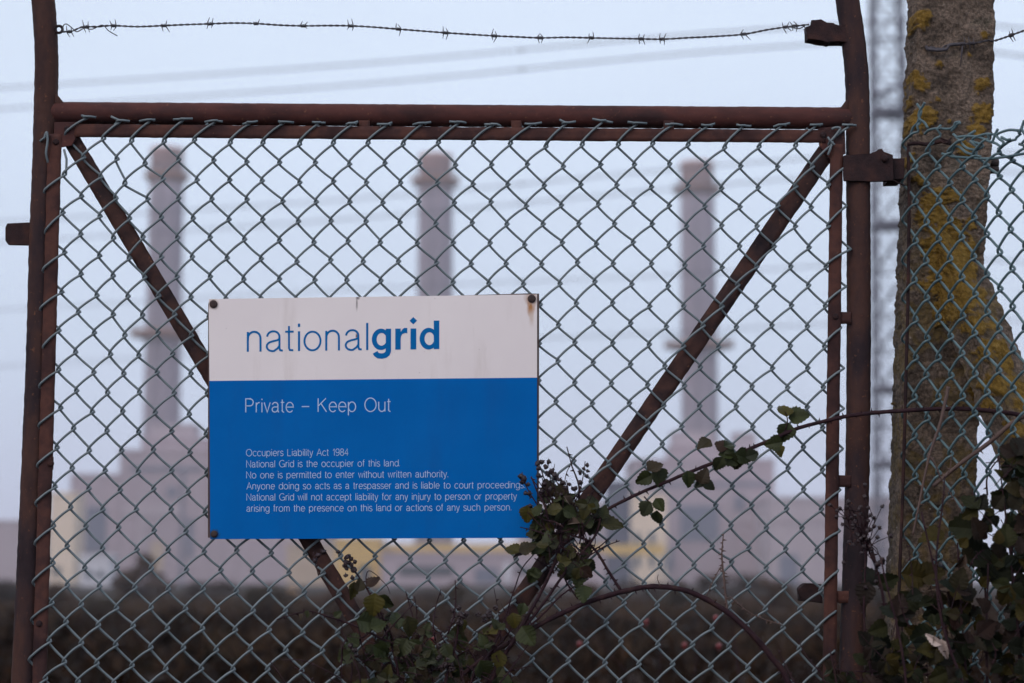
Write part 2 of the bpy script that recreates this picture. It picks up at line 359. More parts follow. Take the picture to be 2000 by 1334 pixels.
# ------------------------------------------------------------------ pylon and its conductors
PY = 150.0; pc = P(1757, 1139, PY); pc.z = 0
t = thing('pylon', 'tall grey lattice pylon beyond the gap between gate and concrete post', 'pylon', pc)
def half_w(z): return 1.65 - .012 * z if z < 48 else max(0.3, 1.07 - .04 * (z - 48))
bm = bmesh.new(); lv = [0, 3.2, 6.4, 9.9, 12.8, 15.7, 18.7, 21.6, 25, 28.6, 31.8, 35, 37.6, 40.5, 43.4, 46.3, 49.2, 52, 55, 58, 61, 64, 67]
cs = [(-1, -1), (1, -1), (1, 1), (-1, 1)]
def leg(k, z): return Vector((pc.x + cs[k][0] * half_w(z), pc.y + cs[k][1] * half_w(z), z))
for k in range(4):
    tube(bm, [leg(k, z) for z in lv], .15, 5)
    for a, b in zip(lv, lv[1:]):
        tube(bm, [leg(k, a), leg((k + 1) % 4, b)], .075, 4); tube(bm, [leg((k + 1) % 4, a), leg(k, b)], .075, 4)
        tube(bm, [leg(k, b), leg((k + 1) % 4, b)], .30 if b in (9.9, 15.7, 28.6, 37.6) else .08, 5)
obj('tower', bm, MC['pylon'], t)
arms = []
for z, L in ((50, 9.5), (57, 7.5), (64, 6.5)):
    bm = bmesh.new()
    for s_ in (-1, 1):
        tip = Vector((pc.x + s_ * L, pc.y, z + .2)); arms.append((tip, s_))
        for q in (-1, 1):
            tube(bm, [(pc.x, pc.y + q * half_w(z), z), tip], .11, 5); tube(bm, [(pc.x, pc.y + q * half_w(z), z + 2.2), tip], .11, 5)
        for f in (.25, .5, .75):
            x = pc.x + s_ * L * f; tube(bm, [(x, pc.y, z + .1), (x, pc.y, z + 2.2 * (1 - f))], .08, 4)
    obj('cross_arm', bm, MC['pylon'], t)
bm = bmesh.new(); a0_, a1_ = P(1700, 190, PY - 1.6), P(1772, 160, PY - 1.6); tube(bm, [a0_, a1_], .24, 6); tube(bm, [a0_, P(1772, 205, PY - 1.6)], .12, 6); obj('stay_arm', bm, MC['pylon'], t)
for tip, s_ in arms:
    bm = bmesh.new()
    for k in range(12): blob(bm, tip - Vector((0, 0, .3 + .22 * k)), .16, 1, 0, (1, 1, .5))
    tube(bm, [tip, tip - Vector((0, 0, 3))], .05, 5); obj('insulator', bm, MC['pylon'], t)
def conductor(pts, r, label):
    q = smooth_path([P(a, b, y) for a, b, y in pts], 10)
    bm = bmesh.new()
    tube(bm, q, r * 1.15, 6)
    for k in (int(len(q) * .36), int(len(q) * .75)): tube(bm, [q[k] - Vector((.22, 0, 0)), q[k] + Vector((.22, 0, 0))], r * 2.2, 6)
    tag(obj('power_line', bm, MC['steel']), label, 'power line', 'power lines crossing the sky')
G_ = ((172, 125, 72, 44, 40, 56, .065, 'highest power line, crossing the sky above the gate rail'),
      (213, 165, 108, 80, 78, 110, .065, 'second power line down, crossing the sky just above the gate rail'),
      (433, 388, 332, 300, 294, 300, .05, 'power line behind the mesh at the height of the upper chimney platforms'),
      (474, 426, 370, 338, 332, 338, .05, 'power line behind the mesh just below the upper chimney platforms'),
      (606, 564, 538, 512, 508, 512, .04, 'power line behind the mesh level with the top edge of the sign'),
      (716, 676, 650, 628, 624, 628, .04, 'lowest power line, level with the large lettering on the sign'))
for a, b_, c, d_, e2, f2, r_, lab in G_:
    conductor([(-700, a + 42, 215), (0, a, 190), (700, b_, 168), (1300, c, 152), (1700, d_, 142), (1800, e2, 140), (2000, f2, 136), (2500, f2 + 60, 128)], r_, lab)

# ------------------------------------------------------------------ scrub behind the gate
sm = leaf_mat('scrub_leaf', [(0.008, 0.004, 0.003), (0.018, 0.008, 0.004), (0.010, 0.007, 0.003), (0.042, 0.019, 0.008), (0.015, 0.007, 0.005), (0.011, 0.006, 0.005)], spec=0.03)
def leaf_quad(bm, c, s, rg):
    n = Vector((rg.uniform(-1, 1), rg.uniform(-1, .3), rg.uniform(-.6, 1))).normalized()
    a = n.orthogonal().normalized(); a = Matrix.Rotation(rg.uniform(0, 6.28), 3, n) @ a; b = n.cross(a)
    v = [bm.verts.new(c + a * s * x + b * s * y) for x, y in ((-1, 0), (-.2, -.45), (1, 0), (-.2, .45))]
    bm.faces.new(v)
bm = bmesh.new(); rg = random.Random(3)
for i in range(420):                                   # low brambles and dead grass from just behind the gate outwards
    y = 4.5 + 44 * rg.random() ** 1.6; hw = (y + D) * .34
    x = rg.uniform(-hw, hw); hmax = (0.24 + .70 * rg.random() ** 2.4) * (1 if y > 9 else .75) * (1 if y < 20 else .7)
    r = rg.uniform(.3, .9) * (1 + y / 40)
    for k in range(60):
        d = Vector((rg.gauss(0, .45) * r, rg.gauss(0, .45) * r, 0)); zz = hmax * rg.random() * max(.1, 1 - d.length / r / 1.6)
        leaf_quad(bm, Vector((x, y, .02 + zz)) + d, rg.uniform(.04, .09) * (1 + y / 28), rg)
for i in range(1500):                                  # dead stalks
    y = 4 + 30 * rg.random() ** 1.5; hw = (y + D) * .33; x = rg.uniform(-hw, hw); h = rg.uniform(.3, .9)
    tube(bm, [(x, y, 0), (x + rg.gauss(0, .06), y, h * .6), (x + rg.gauss(0, .16), y, h)], [.006, .005, .002], 3, False)
struct(obj('scrub', bm, sm, None, False), 'stuff')
dgm = leaf_mat('dead_grass_blade', [(0.070, 0.040, 0.024), (0.105, 0.060, 0.032), (0.050, 0.030, 0.024), (0.062, 0.040, 0.020)], False, .03)
bm = bmesh.new()
for i in range(420):
    y = rg.uniform(19, 95); hw = (y + D) * .32; x = rg.uniform(-hw, hw)
    if i < 90: y = rg.uniform(15, 24); x = P(560 + rg.gauss(0, 95), 1200, y).x
    r = rg.uniform(.4, 1.1) * (1 + y / 40); h = rg.uniform(.18, .5)
    for k in range(46):
        dx, dy = rg.gauss(0, .5) * r, rg.gauss(0, .5) * r; a = rg.uniform(0, 6.28); w_ = rg.uniform(.012, .03) * (1 + y / 30); hh = h * rg.uniform(.5, 1.2); ln = rg.gauss(0, .12)
        c = Vector((x + dx, y + dy, .02)); e_ = Vector((cos(a), sin(a), 0)) * w_
        bm.faces.new([bm.verts.new(c - e_), bm.verts.new(c + e_), bm.verts.new(c + Vector((ln, ln * .5, hh)))])
struct(obj('dead_grass', bm, dgm, None, False), 'stuff')
bush_mats = [leaf_mat('bush_leaf_brown', [(0.075, 0.047, 0.036), (0.12, 0.070, 0.048), (0.085, 0.056, 0.046)]),
             leaf_mat('bush_leaf_dark', [(0.062, 0.044, 0.044), (0.09, 0.062, 0.056), (0.058, 0.048, 0.042)]),
             leaf_mat('bush_leaf_olive', [(0.075, 0.056, 0.042), (0.105, 0.078, 0.056), (0.06, 0.046, 0.042)])]
def bush(px0, px1, ytop, Y, mi, label, n=900):
    rg = random.Random(int(px0 * 7 + Y)); c = P((px0 + px1) / 2, 1139, Y); w = (P(px1, 1100, Y).x - P(px0, 1100, Y).x) / 2
    h = P(px0, ytop, Y).z
    t = thing('bush', label, 'bush', (c.x, Y, 0), 'bushes in front of the power station')
    bm = bmesh.new(); cl = [(rg.uniform(-.65, .65), rg.uniform(.45, .95), rg.uniform(.25, .5)) for _ in range(9)]
    for i in range(n):
        a, b, r = rg.choice(cl); d = Vector((rg.gauss(0, 1), rg.gauss(0, 1), rg.gauss(0, 1))).normalized() * rg.random() ** .4
        fx = a + d.x * r; fz = max(.02, (b * (1 - .55 * abs(a)) + d.z * r * .6) * .8)
        leaf_quad(bm, Vector((c.x + fx * w, Y + d.y * w * .6, fz * h)), h * rg.uniform(.04, .09), rg)
    obj('foliage', bm, bush_mats[mi], t, False)
    bm = bmesh.new()
    for a, b, r in cl: tube(bm, [(c.x, Y, 0), (c.x + a * w * .4, Y, h * b * .4), (c.x + a * w, Y, h * b * .8 * (1 - .55 * abs(a)))], [h * .02, h * .014, h * .004], 5, False)
    obj('branches', bm, M['cane'], t)
for a in ((222, 342, 1068, 90, 0, 'rounded russet bush left of the sign, in front of the boiler house'),
          (-60, 62, 1118, 70, 1, 'dark bush outside the left gate post'),
          (345, 470, 1112, 84, 1, 'low dark bush below the lower left corner of the sign'),
          (780, 960, 1132, 80, 1, 'low bush in front of the pump house'),
          (960, 1120, 1128, 76, 1, 'bramble bush in front of the pump house, near the right brace'),
          (1180, 1330, 1108, 82, 1, 'dark bush in front of the cream office block'),
          (1340, 1520, 1092, 88, 1, 'tall dark bush in front of the turbine hall'),
          (1540, 1680, 1142, 80, 1, 'low dark bush in front of the long pale shed'),
          (60, 150, 1126, 58, 0, 'russet bush low between the gate post and the white cabin'),
          (150, 250, 1140, 52, 2, 'olive brown bush below the white cabin'),
          (470, 590, 1118, 56, 2, 'olive brown bush below the sign, left of the left brace'),
          (600, 720, 1130, 50, 0, 'russet bush behind the lower end of the left brace'),
          (860, 930, 1110, 60, 2, 'small upright bush in front of the pump house'),
          (1090, 1190, 1122, 54, 0, 'russet bush behind the leafy bramble, right of the right brace'),
          (1290, 1370, 1124, 56, 2, 'olive brown bush under the arching cane'),
          (1440, 1560, 1116, 58, 0, 'russet bush left of the rusty stop block'),
          (1640, 1760, 1128, 60, 2, 'olive brown bush seen between the gate and the concrete post')):
    bush(*a)

# ------------------------------------------------------------------ concrete post with raking strut
cm, nt, b = new_mat('weathered_lichened_concrete')
t1 = tex(nt, 'ShaderNodeTexNoise', 16, 6, .65); t2 = tex(nt, 'ShaderNodeTexNoise', 170, 3, .75); t3 = tex(nt, 'ShaderNodeTexVoronoi', 130)
c0 = ramp(nt, t1.outputs[0], [(.30, (.044, .035, .030)), (.46, (.098, .074, .058)), (.60, (.155, .118, .094)), (.74, (.074, .068, .052))]).outputs[0]
c1 = mix(nt, .75, c0, ramp(nt, t2.outputs[0], [(.34, (.30, .28, .27)), (.52, (1, 1, 1)), (.66, (1.75, 1.65, 1.6))]).outputs[0], 'MULTIPLY')
sp = ramp(nt, t3.outputs['Color'], [(.90, (0, 0, 0)), (.91, (1, 1, 1))]); dd = ramp(nt, t3.outputs['Distance'], [(.22, (1, 1, 1)), (.3, (0, 0, 0))])
spk = mix(nt, 1.0, sp.outputs[0], dd.outputs[0], 'MULTIPLY')
c2 = mix(nt, spk, c1, (.42, .37, .33))
at = N(nt, 'ShaderNodeAttribute', attribute_name='lichen'); sa = N(nt, 'ShaderNodeSeparateColor'); nt.links.new(at.outputs['Color'], sa.inputs[0])
t4 = tex(nt, 'ShaderNodeTexNoise', 90, 5, .75)
ly = ramp(nt, t4.outputs[0], [(.30, (.070, .043, .013)), (.5, (.165, .098, .020)), (.7, (.26, .165, .05))]).outputs[0]
c3 = mix(nt, sa.outputs[0], c2, ly)
lg = ramp(nt, t4.outputs[0], [(.3, (.055, .042, .018)), (.5, (.115, .080, .028)), (.68, (.19, .125, .035))]).outputs[0]
c4 = mix(nt, sa.outputs[1], c3, lg)
nt.links.new(c4, b.inputs['Base Color']); b.inputs['Roughness'].default_value = .95; b.inputs['Specular IOR Level'].default_value = .15
bump(nt, b, t2.outputs[0], .9, .004)
LICH = [(1808, 28, 19), (1803, 155, 16), (1796, 140, 9), (1780, 230, 32), (1772, 190, 20), (1815, 218, 24), (1925, 160, 15), (1925, 218, 22), (1915, 245, 17), (1842, 118, 8),
        (1790, 85, 6), (1765, 325, 10), (1890, 285, 18), (1838, 188, 6), (1850, 375, 22), (1830, 400, 30), (1860, 450, 34), (1825, 480, 26), (1870, 520, 36), (1835, 545, 30),
        (1880, 590, 32), (1850, 610, 26), (1895, 640, 22), (1910, 690, 20), (1760, 470, 14), (1752, 590, 10), (1750, 720, 15), (1748, 770, 18), (1752, 860, 10), (1742, 930, 8), (1738, 1010, 9),
        (1945, 720, 18), (1920, 760, 22), (1970, 800, 24), (1950, 850, 20), (1980, 900, 26), (1985, 960, 22), (1960, 930, 18), (1930, 640, 14), (1910, 800, 12), (1895, 520, 18), (1905, 430, 12), (1880, 380, 12), (1870, 560, 40), (1845, 500, 34), (1890, 480, 24), (1815, 420, 22), (1900, 580, 26), (1935, 690, 24), (1960, 760, 22), (1800, 345, 12), (1930, 60, 8), (1860, 232, 6), (1900, 100, 5), (1780, 300, 12)]
LQ = [(P(a, c, 0.0), r * .00101) for a, c, r in LICH]
def rough_concrete(bm, path, side, depth, ns, seed=0):
    "square concrete member with worn arrises; the path is the centre line of the front face"
    lay = bm.loops.layers.color.new('lichen') if 'lichen' not in bm.loops.layers.color else bm.loops.layers.color['lichen']
    per = []
    for u in range(44): per.append((-1 + 2 * u / 44, -1))
    for u in range(16): per.append((1, -1 + 2 * u / 16))
    for u in range(10): per.append((1 - 2 * u / 10, 1))
    for u in range(16): per.append((-1, 1 - 2 * u / 16))
    rings = []; vals = {}
    for i in range(ns + 1):
        if i == 0 or i % 4 == 0: near = None
        f = i / ns * (len(path) - 1); k = min(int(f), len(path) - 2); c = Vector(path[k]).lerp(Vector(path[k + 1]), f - k)
        w = side[k] + (side[k + 1] - side[k]) * (f - k); ring = []
        ax, ay = AX
        for (u, v) in per:
            rr = 0.10
            uu = u if abs(v) < 1 else u * (1 - rr * .25 * abs(u) ** 6); vv = v if abs(u) < 1 else v * (1 - rr * .25 * abs(v) ** 6)
            p = c + ax * (uu * w / 2) + ay * ((vv + 1) * depth / 2)
            out = (ax * u * (abs(u) > .98) + ay * v * (abs(v) > .98)); out = out.normalized() if out.length else Vector()
            n1 = noise.noise(p * 28) * .005 + noise.noise(p * 95) * .0034 + noise.noise(p * 230) * .0022
            q = p + out * n1
            m_ = 0.0
            if near is None: near = [(lc, lr) for lc, lr in LQ if abs(lc.z - c.z) < lr * 1.7 + .02]
            if near and v < .5:
                nz = noise.noise(Vector((q.x, 0, q.z)) * 55) * .5 + noise.noise(Vector((q.x, 5, q.z)) * 150) * .4
                for lc, lr in near:
                    m_ = max(m_, min(1, (1.05 - math.hypot(q.x - lc.x, q.z - lc.z) / lr - nz) * 7))
            m_ = max(0, m_) * (1 if v < .5 else .4)
            g_ = max(0, min(1, (noise.noise(Vector((q.x, 9, q.z)) * 14) + noise.noise(q * 60) * .7 + .16) * 3)) * (1 - m_) * max(0, min(1, (2.04 - q.z) * 2.6))
            q += out * m_ * (.0045 + noise.noise(q * 150) * .004)
            vt = bm.verts.new(q); vals[vt] = (m_, g_ * .8, 0, 1); ring.append(vt)
        rings.append(ring)
    n = len(per)
    for i in range(ns):
        for k in range(n):
            fc = bm.faces.new((rings[i][k], rings[i][(k + 1) % n], rings[i + 1][(k + 1) % n], rings[i + 1][k]))
            for lp_ in fc.loops: lp_[lay] = vals[lp_.vert]
    bm.faces.new(rings[0][::-1]); bm.faces.new(rings[-1])
PYF = 0.03                                             # depth of the post's front face
edges = [(-70, 1775, 1948), (0, 1772, 1945), (200, 1764, 1942), (330, 1758, 1935), (430, 1755, 1928), (560, 1750, 1922), (700, 1745, 1916), (900, 1739, 1909), (1150, 1731, 1901), (1334, 1724, 1894)]
pth = [(P(a + 22, y_, PYF) + P(c, y_, PYF)) / 2 for y_, a, c in edges]; wid = [(P(c, y_, PYF) - P(a + 22, y_, PYF)).length for y_, a, c in edges]
gx = pth[-1] + (pth[-1] - pth[-2]) * ((pth[-1].z + .1) / (pth[-2].z - pth[-1].z)); pth.append(gx); wid.append(wid[-1])
tp = thing('concrete_post', 'weathered concrete fence post with yellow lichen and raking strut, right of the gate', 'fence post', (gx.x, PYF + .08, 0))
AX = (Vector((1, 0, 0)), Vector((0, 1, 0)))
bm = bmesh.new(); rough_concrete(bm, pth, wid, .125, 640); obj('post', bm, cm, tp)
PHI = R(62); FD = Vector((cos(PHI), -sin(PHI), 0)); FN = Vector((sin(PHI), cos(PHI), 0))   # the fence comes towards the camera
AX = (FD, FN)
s0 = P(1802, 440, PYF + .04)
sdv = (FD * .50 + Vector((0, 0, -1.0)))
s1 = s0 + sdv * ((s0.z + .1) / 1.0)
bm = bmesh.new(); rough_concrete(bm, [s0 + FN * .0, s0.lerp(s1, .33), s0.lerp(s1, .66), s1], [.085, .085, .085, .085], .085, 420, 3); obj('strut', bm, cm, tp)
bm = bmesh.new()
for (a, c) in ((1846, 1103),):
    p = P(a - 5, c, PYF - .004); tube(bm, [p, p + Vector((0, .02, 0))], .008, 12)
obj('bolt_hole', bm, MC['dark'], tp)

# ------------------------------------------------------------------ chain link weaving
X0 = [(-1.5, 96, 262), (-1, 131, 266), (0, 202, 271), (1, 259, 275), (2, 320, 272), (3, 384, 275), (4, 451.5, 277.5), (5, 517, 278), (6, 585, 279), (7, 652, 279), (8, 717, 281), (9, 786.5, 281), (10, 856.5, 281), (11, 926, 281.5), (12, 995, 282), (13, 1065.5, 283), (14, 1137, 282), (15, 1207.5, 282.5), (16, 1278, 283), (17, 1344, 284.5), (18, 1413, 286), (19, 1483, 286), (20, 1556, 285), (21, 1622, 284), (22, 1690, 285)]
X1 = [(-1.5, 62, 1250), (-1, 94.5, 1252), (0, 159, 1259), (1, 226, 1262), (2, 293, 1264), (3, 359, 1265.5), (4, 425, 1267), (5, 491, 1269), (6, 558, 1272), (7, 627, 1275), (8, 695, 1278), (9, 763, 1282), (10, 832, 1284), (11, 901, 1286), (12, 970, 1288), (13, 1040, 1289), (14, 1108.5, 1290.5), (15, 1178, 1294), (16, 1248, 1296), (17, 1317, 1297.5), (18, 1389, 1301), (19, 1457.5, 1303), (20, 1526, 1306), (21, 1594, 1309), (22, 1662, 1312)]
def tab(T, c):
    c = max(T[0][0], min(T[-1][0], c))
    for p, q in zip(T, T[1:]):
        if c <= q[0]:
            f = (c - p[0]) / (q[0] - p[0]); return p[1] + (q[1] - p[1]) * f, p[2] + (q[2] - p[2]) * f
    return T[-1][1:]
YM = -0.022
rj = random.Random(11); JIT = {}
DEF = {(2, 2): (-14, 6), (3, 1): (-4, 8), (39, 3): (6, -4), (41, 0): (3, -6), (23, 25): (-8, -7), (24, 26): (3, 5), (3, 11): (-3, 3)}
def gnode(h, k):
    c, r = h / 2, k / 2; x0, y0 = tab(X0, c); x1, y1 = tab(X1, c); f = r / 13
    if (h, k) not in JIT: JIT[(h, k)] = (rj.gauss(0, 1.6) * (2.2 if rj.random() < .06 else 1), rj.gauss(0, 1.5) * (2.2 if rj.random() < .06 else 1))
    jx, jy = JIT[(h, k)]; d = DEF.get((h, k), (0, 0))
    bow = 2.0 * sin(h * .55 + r * .35)
    return P(x0 + (x1 - x0) * f + jx + d[0] + bow * .5, y0 + (y1 - y0) * f + jy + d[1] + bow * .5, YM)
AXD = (Vector((1, 0, 0)), Vector((0, 1, 0)))
MM = .00101
# ------------------------------------------------------------------ the gate
g0 = P(880, 2150, 0); g0.z = 0.0
gate = thing('gate', 'rusty tubular steel gate with green chain-link infill, carrying the blue and white sign', 'gate', (g0.x, 0, 0))
def seg_path(pts, step=.004):
    out = []
    for a, b in zip(pts, pts[1:]):
        n = max(1, int((b - a).length / step))
        out += [a.lerp(b, i / n) for i in range(n)]
    return out + [pts[-1]]
lp_ = [(70, -160), (76, -60), (84, 0), (88, 50), (91, 110), (90, 190), (86, 330), (80, 480), (74, 700), (66, 900), (56, 1120), (46, 1334)]
lq = [P(a, c, 0) for a, c in lp_]; lq.append(lq[-1] + (lq[-1] - lq[-2]) * ((lq[-1].z - .06) / (lq[-2].z - lq[-1].z)))
bm = bmesh.new(); tube(bm, seg_path(smooth_path(lq, 5)), .0235, 24, True, .0009, 90); obj('stile', bm, M['pipe'], gate)
rp = [(1638, -160), (1648, -60), (1655, 0), (1664, 60), (1671, 120), (1675, 190), (1675.5, 300), (1677, 500), (1677, 700), (1675, 900), (1669, 1120), (1662, 1334)]
rq = [P(a, c, 0) for a, c in rp]; rq.append(rq[-1] + (rq[-1] - rq[-2]) * ((rq[-1].z - .06) / (rq[-2].z - rq[-1].z)))
bm = bmesh.new(); tube(bm, seg_path(smooth_path(rq, 5)), .0238, 24, True, .0009, 90); obj('stile', bm, M['pipe'], gate)
bm = bmesh.new(); tube(bm, seg_path([P(97, 220.5, .0035), P(880, 226, .0035), P(1668, 231.5, .0035)], .005), .0222, 24, True, .0006, 70); obj('top_rail', bm, M['rail'], gate)
bz = .14; bm = bmesh.new(); tube(bm, seg_path([Vector((lq[-1].x + .002, 0, bz)), Vector((rq[-1].x, 0, bz))], .006), .022, 20, True, .0006, 70); obj('bottom_rail', bm, M['rail'], gate)
# weld fillets where rail meets stiles
for s_, x, y0 in ((1, 112, 198), (-1, 1652, 209)):
    bm = bmesh.new(); prism(bm, [P(x + s_ * a, y0 + b_, -.012) for a, b_ in ((-6, -16), (0.5, -13), (2, -7), (5, -2.5), (11, .5), (14, 6), (-6, 6))], .024, .002)
    obj('weld', bm, M['pipe'], gate)
# flat tension bars threaded through the mesh
bm = bmesh.new(); rough_bar(bm, P(146, 255, YM), P(1612, 266.5, YM), Vector((0, 0, .0128)), Vector((0, .0024, 0)), 240); obj('flat_bar', bm, M['flat'], gate)
fb0, fb1 = P(107.5, 262, YM), P(77, 1334, YM); fb1 = fb1 + (fb1 - fb0) * ((fb1.z - .16) / (fb0.z - fb1.z))
bm = bmesh.new(); rough_bar(bm, fb0, fb1, Vector((.0132, 0, 0)), Vector((0, .0024, 0)), 240); obj('flat_bar', bm, M['flat'], gate)
fb2, fb3 = P(1634, 282, YM), P(1620, 1334, YM); fb3 = fb3 + (fb3 - fb2) * ((fb3.z - .16) / (fb2.z - fb3.z))
bm = bmesh.new(); rough_bar(bm, fb2, fb3, Vector((.0126, 0, 0)), Vector((0, .0024, 0)), 240); obj('flat_bar', bm, M['flat'], gate)
def lug(a, b, wv, name='lug'):
    bm = bmesh.new(); rough_bar(bm, a, b, wv, Vector((0, .003, 0)), 10, .0008); obj(name, bm, M['flat'], gate)
for x in (712, 1008, 1306): lug(P(x, 236, YM + .0055), P(x + 1, 262, YM + .0055), Vector((.0105, 0, 0)))
for y in (621, 940, 1166): lug(P(1632 - (y - 621) * .012, y, YM + .0056), P(1662, y, YM + .0056), Vector((0, 0, .0115)))
for y, x in ((905, 98), (1175, 88)): lug(P(x - 14, y, YM + .0056), P(x + 6, y, YM + .0056), Vector((0, 0, .0125)))
# corner plates
bm = bmesh.new(); prism(bm, [P(106, 238, YM - .001), P(150, 238, YM - .001), P(152, 262, YM - .001), P(140, 284, YM - .001), P(104, 290, YM - .001)], .004, .001); obj('corner_plate', bm, M['rail'], gate, False)
bm = bmesh.new(); prism(bm, [P(1598, 250, YM - .001), P(1650, 245, YM - .001), P(1652, 300, YM - .001), P(1622, 312, YM - .001), P(1600, 284, YM - .001)], .004, .001); obj('corner_plate', bm, M['rail'], gate, False)
for x, y in ((131, 252), (109, 277), (1608, 263), (1632, 618), (98, 905), (76, 1218)):
    p = P(x, y, YM - .0045); bm = bmesh.new()
    tube(bm, [p + Vector((0, .008, 0)), p, p - Vector((0, .0016, 0)), p - Vector((0, .0024, 0))], [.0062, .0062, .005, .0028], 12); obj('rivet', bm, M['iron'], gate)
# diagonal braces behind the mesh
def brace(a, b, hw):
    a, b = P(*a, -.0085), P(*b, -.0085); d = (b - a).normalized(); w_ = Vector((d.z, 0, -d.x)) * hw
    bm = bmesh.new(); rough_bar(bm, a, b, w_, Vector((0, .003, 0)), 220, .0011)
    a2, b2, w2 = a + w_ * .86 + Vector((0, .021, 0)), b + w_ * .86 + Vector((0, .021, 0)), w_.normalized() * .003
    rough_bar(bm, a2, b2, w2, Vector((0, .0175, 0)), 120, .0008)
    obj('brace', bm, M['brace'], gate)
brace((138, 270), (797, 1380), .0168)
brace((1614, 296), (930, 1300), .0182)
# latch plate, bracket for the barbed wire, eye, hinge, stop block
bm = bmesh.new(); prism(bm, [P(x, y, -.004) for x, y in ((14, 436), (58, 434), (60, 479), (16, 478), (10, 470), (10, 444))], .008, .0015); obj('latch_plate', bm, M['iron'], gate, False)
bm = bmesh.new(); c = P(115, 57.5, -.01); tube(bm, [c + Vector((cos(a) * .0072, 0, sin(a) * .0072)) for a in [2 * pi * k / 20 for k in range(21)]], .0028, 8, False); obj('eye', bm, M['iron'], gate)
bm = bmesh.new(); prism(bm, [P(x, y, -.018) for x, y in ((1575, 50), (1588, 48), (1586, 37), (1604, 37), (1616, 45), (1630, 44), (1634, 50), (1660, 50), (1660, 82), (1626, 79), (1618, 84), (1608, 78), (1577, 76))], .036, .002)
bmesh.ops.subdivide_edges(bm, edges=bm.edges, cuts=2)
for v in bm.verts: v.co += Vector((noise.noise(v.co * 90), 0, noise.noise(v.co * 90 + Vector((5, 0, 0))))) * .0022
obj('wire_bracket', bm, M['iron'], gate, False)
hg = bmesh.new(); prism(hg, [P(x, y, -.031) for x, y in ((1647, 303), (1700, 301), (1711, 297), (1716, 291), (1722, 290), (1727, 297), (1736, 299), (1744, 303), (1745, 353), (1700, 354), (1648, 353))], .010, .0015)
bmesh.ops.subdivide_edges(hg, edges=hg.edges, cuts=3)
for v in hg.verts: v.co += Vector((noise.noise(v.co * 120), noise.noise(v.co * 60 + Vector((0, 7, 0))) * .6, noise.noise(v.co * 120 + Vector((5, 0, 0))))) * .0016
hinge = obj('hinge', hg, M['iron'], gate, False)
bm = bmesh.new(); prism(bm, [P(x, y, -.016) for x, y in ((1738, 309), (1767, 309), (1766, 349), (1738, 350))], .075, .001); obj('hinge_pin', bm, M['iron'], hinge, False)
bm = bmesh.new()
blob(bm, P(1728, 309, -.034), .008, 2, .3, (1, .8, 1), 4)
tube(bm, [P(1680, 328, .028), P(1680, 328, -.022)], .021, 18); obj('hinge_bolt', bm, M['iron'], hinge)
bm = bmesh.new(); prism(bm, [P(x, y, .004) for x, y in ((1568, 1142), (1572, 1139), (1606, 1141), (1606, 1178), (1562, 1173), (1560, 1150))], .03, .002)
bmesh.ops.subdivide_edges(bm, edges=bm.edges, cuts=2)
for v in bm.verts: v.co += noise.noise_vector(v.co * 70) * .002
obj('stop_block', bm, M['iron'], gate, False)

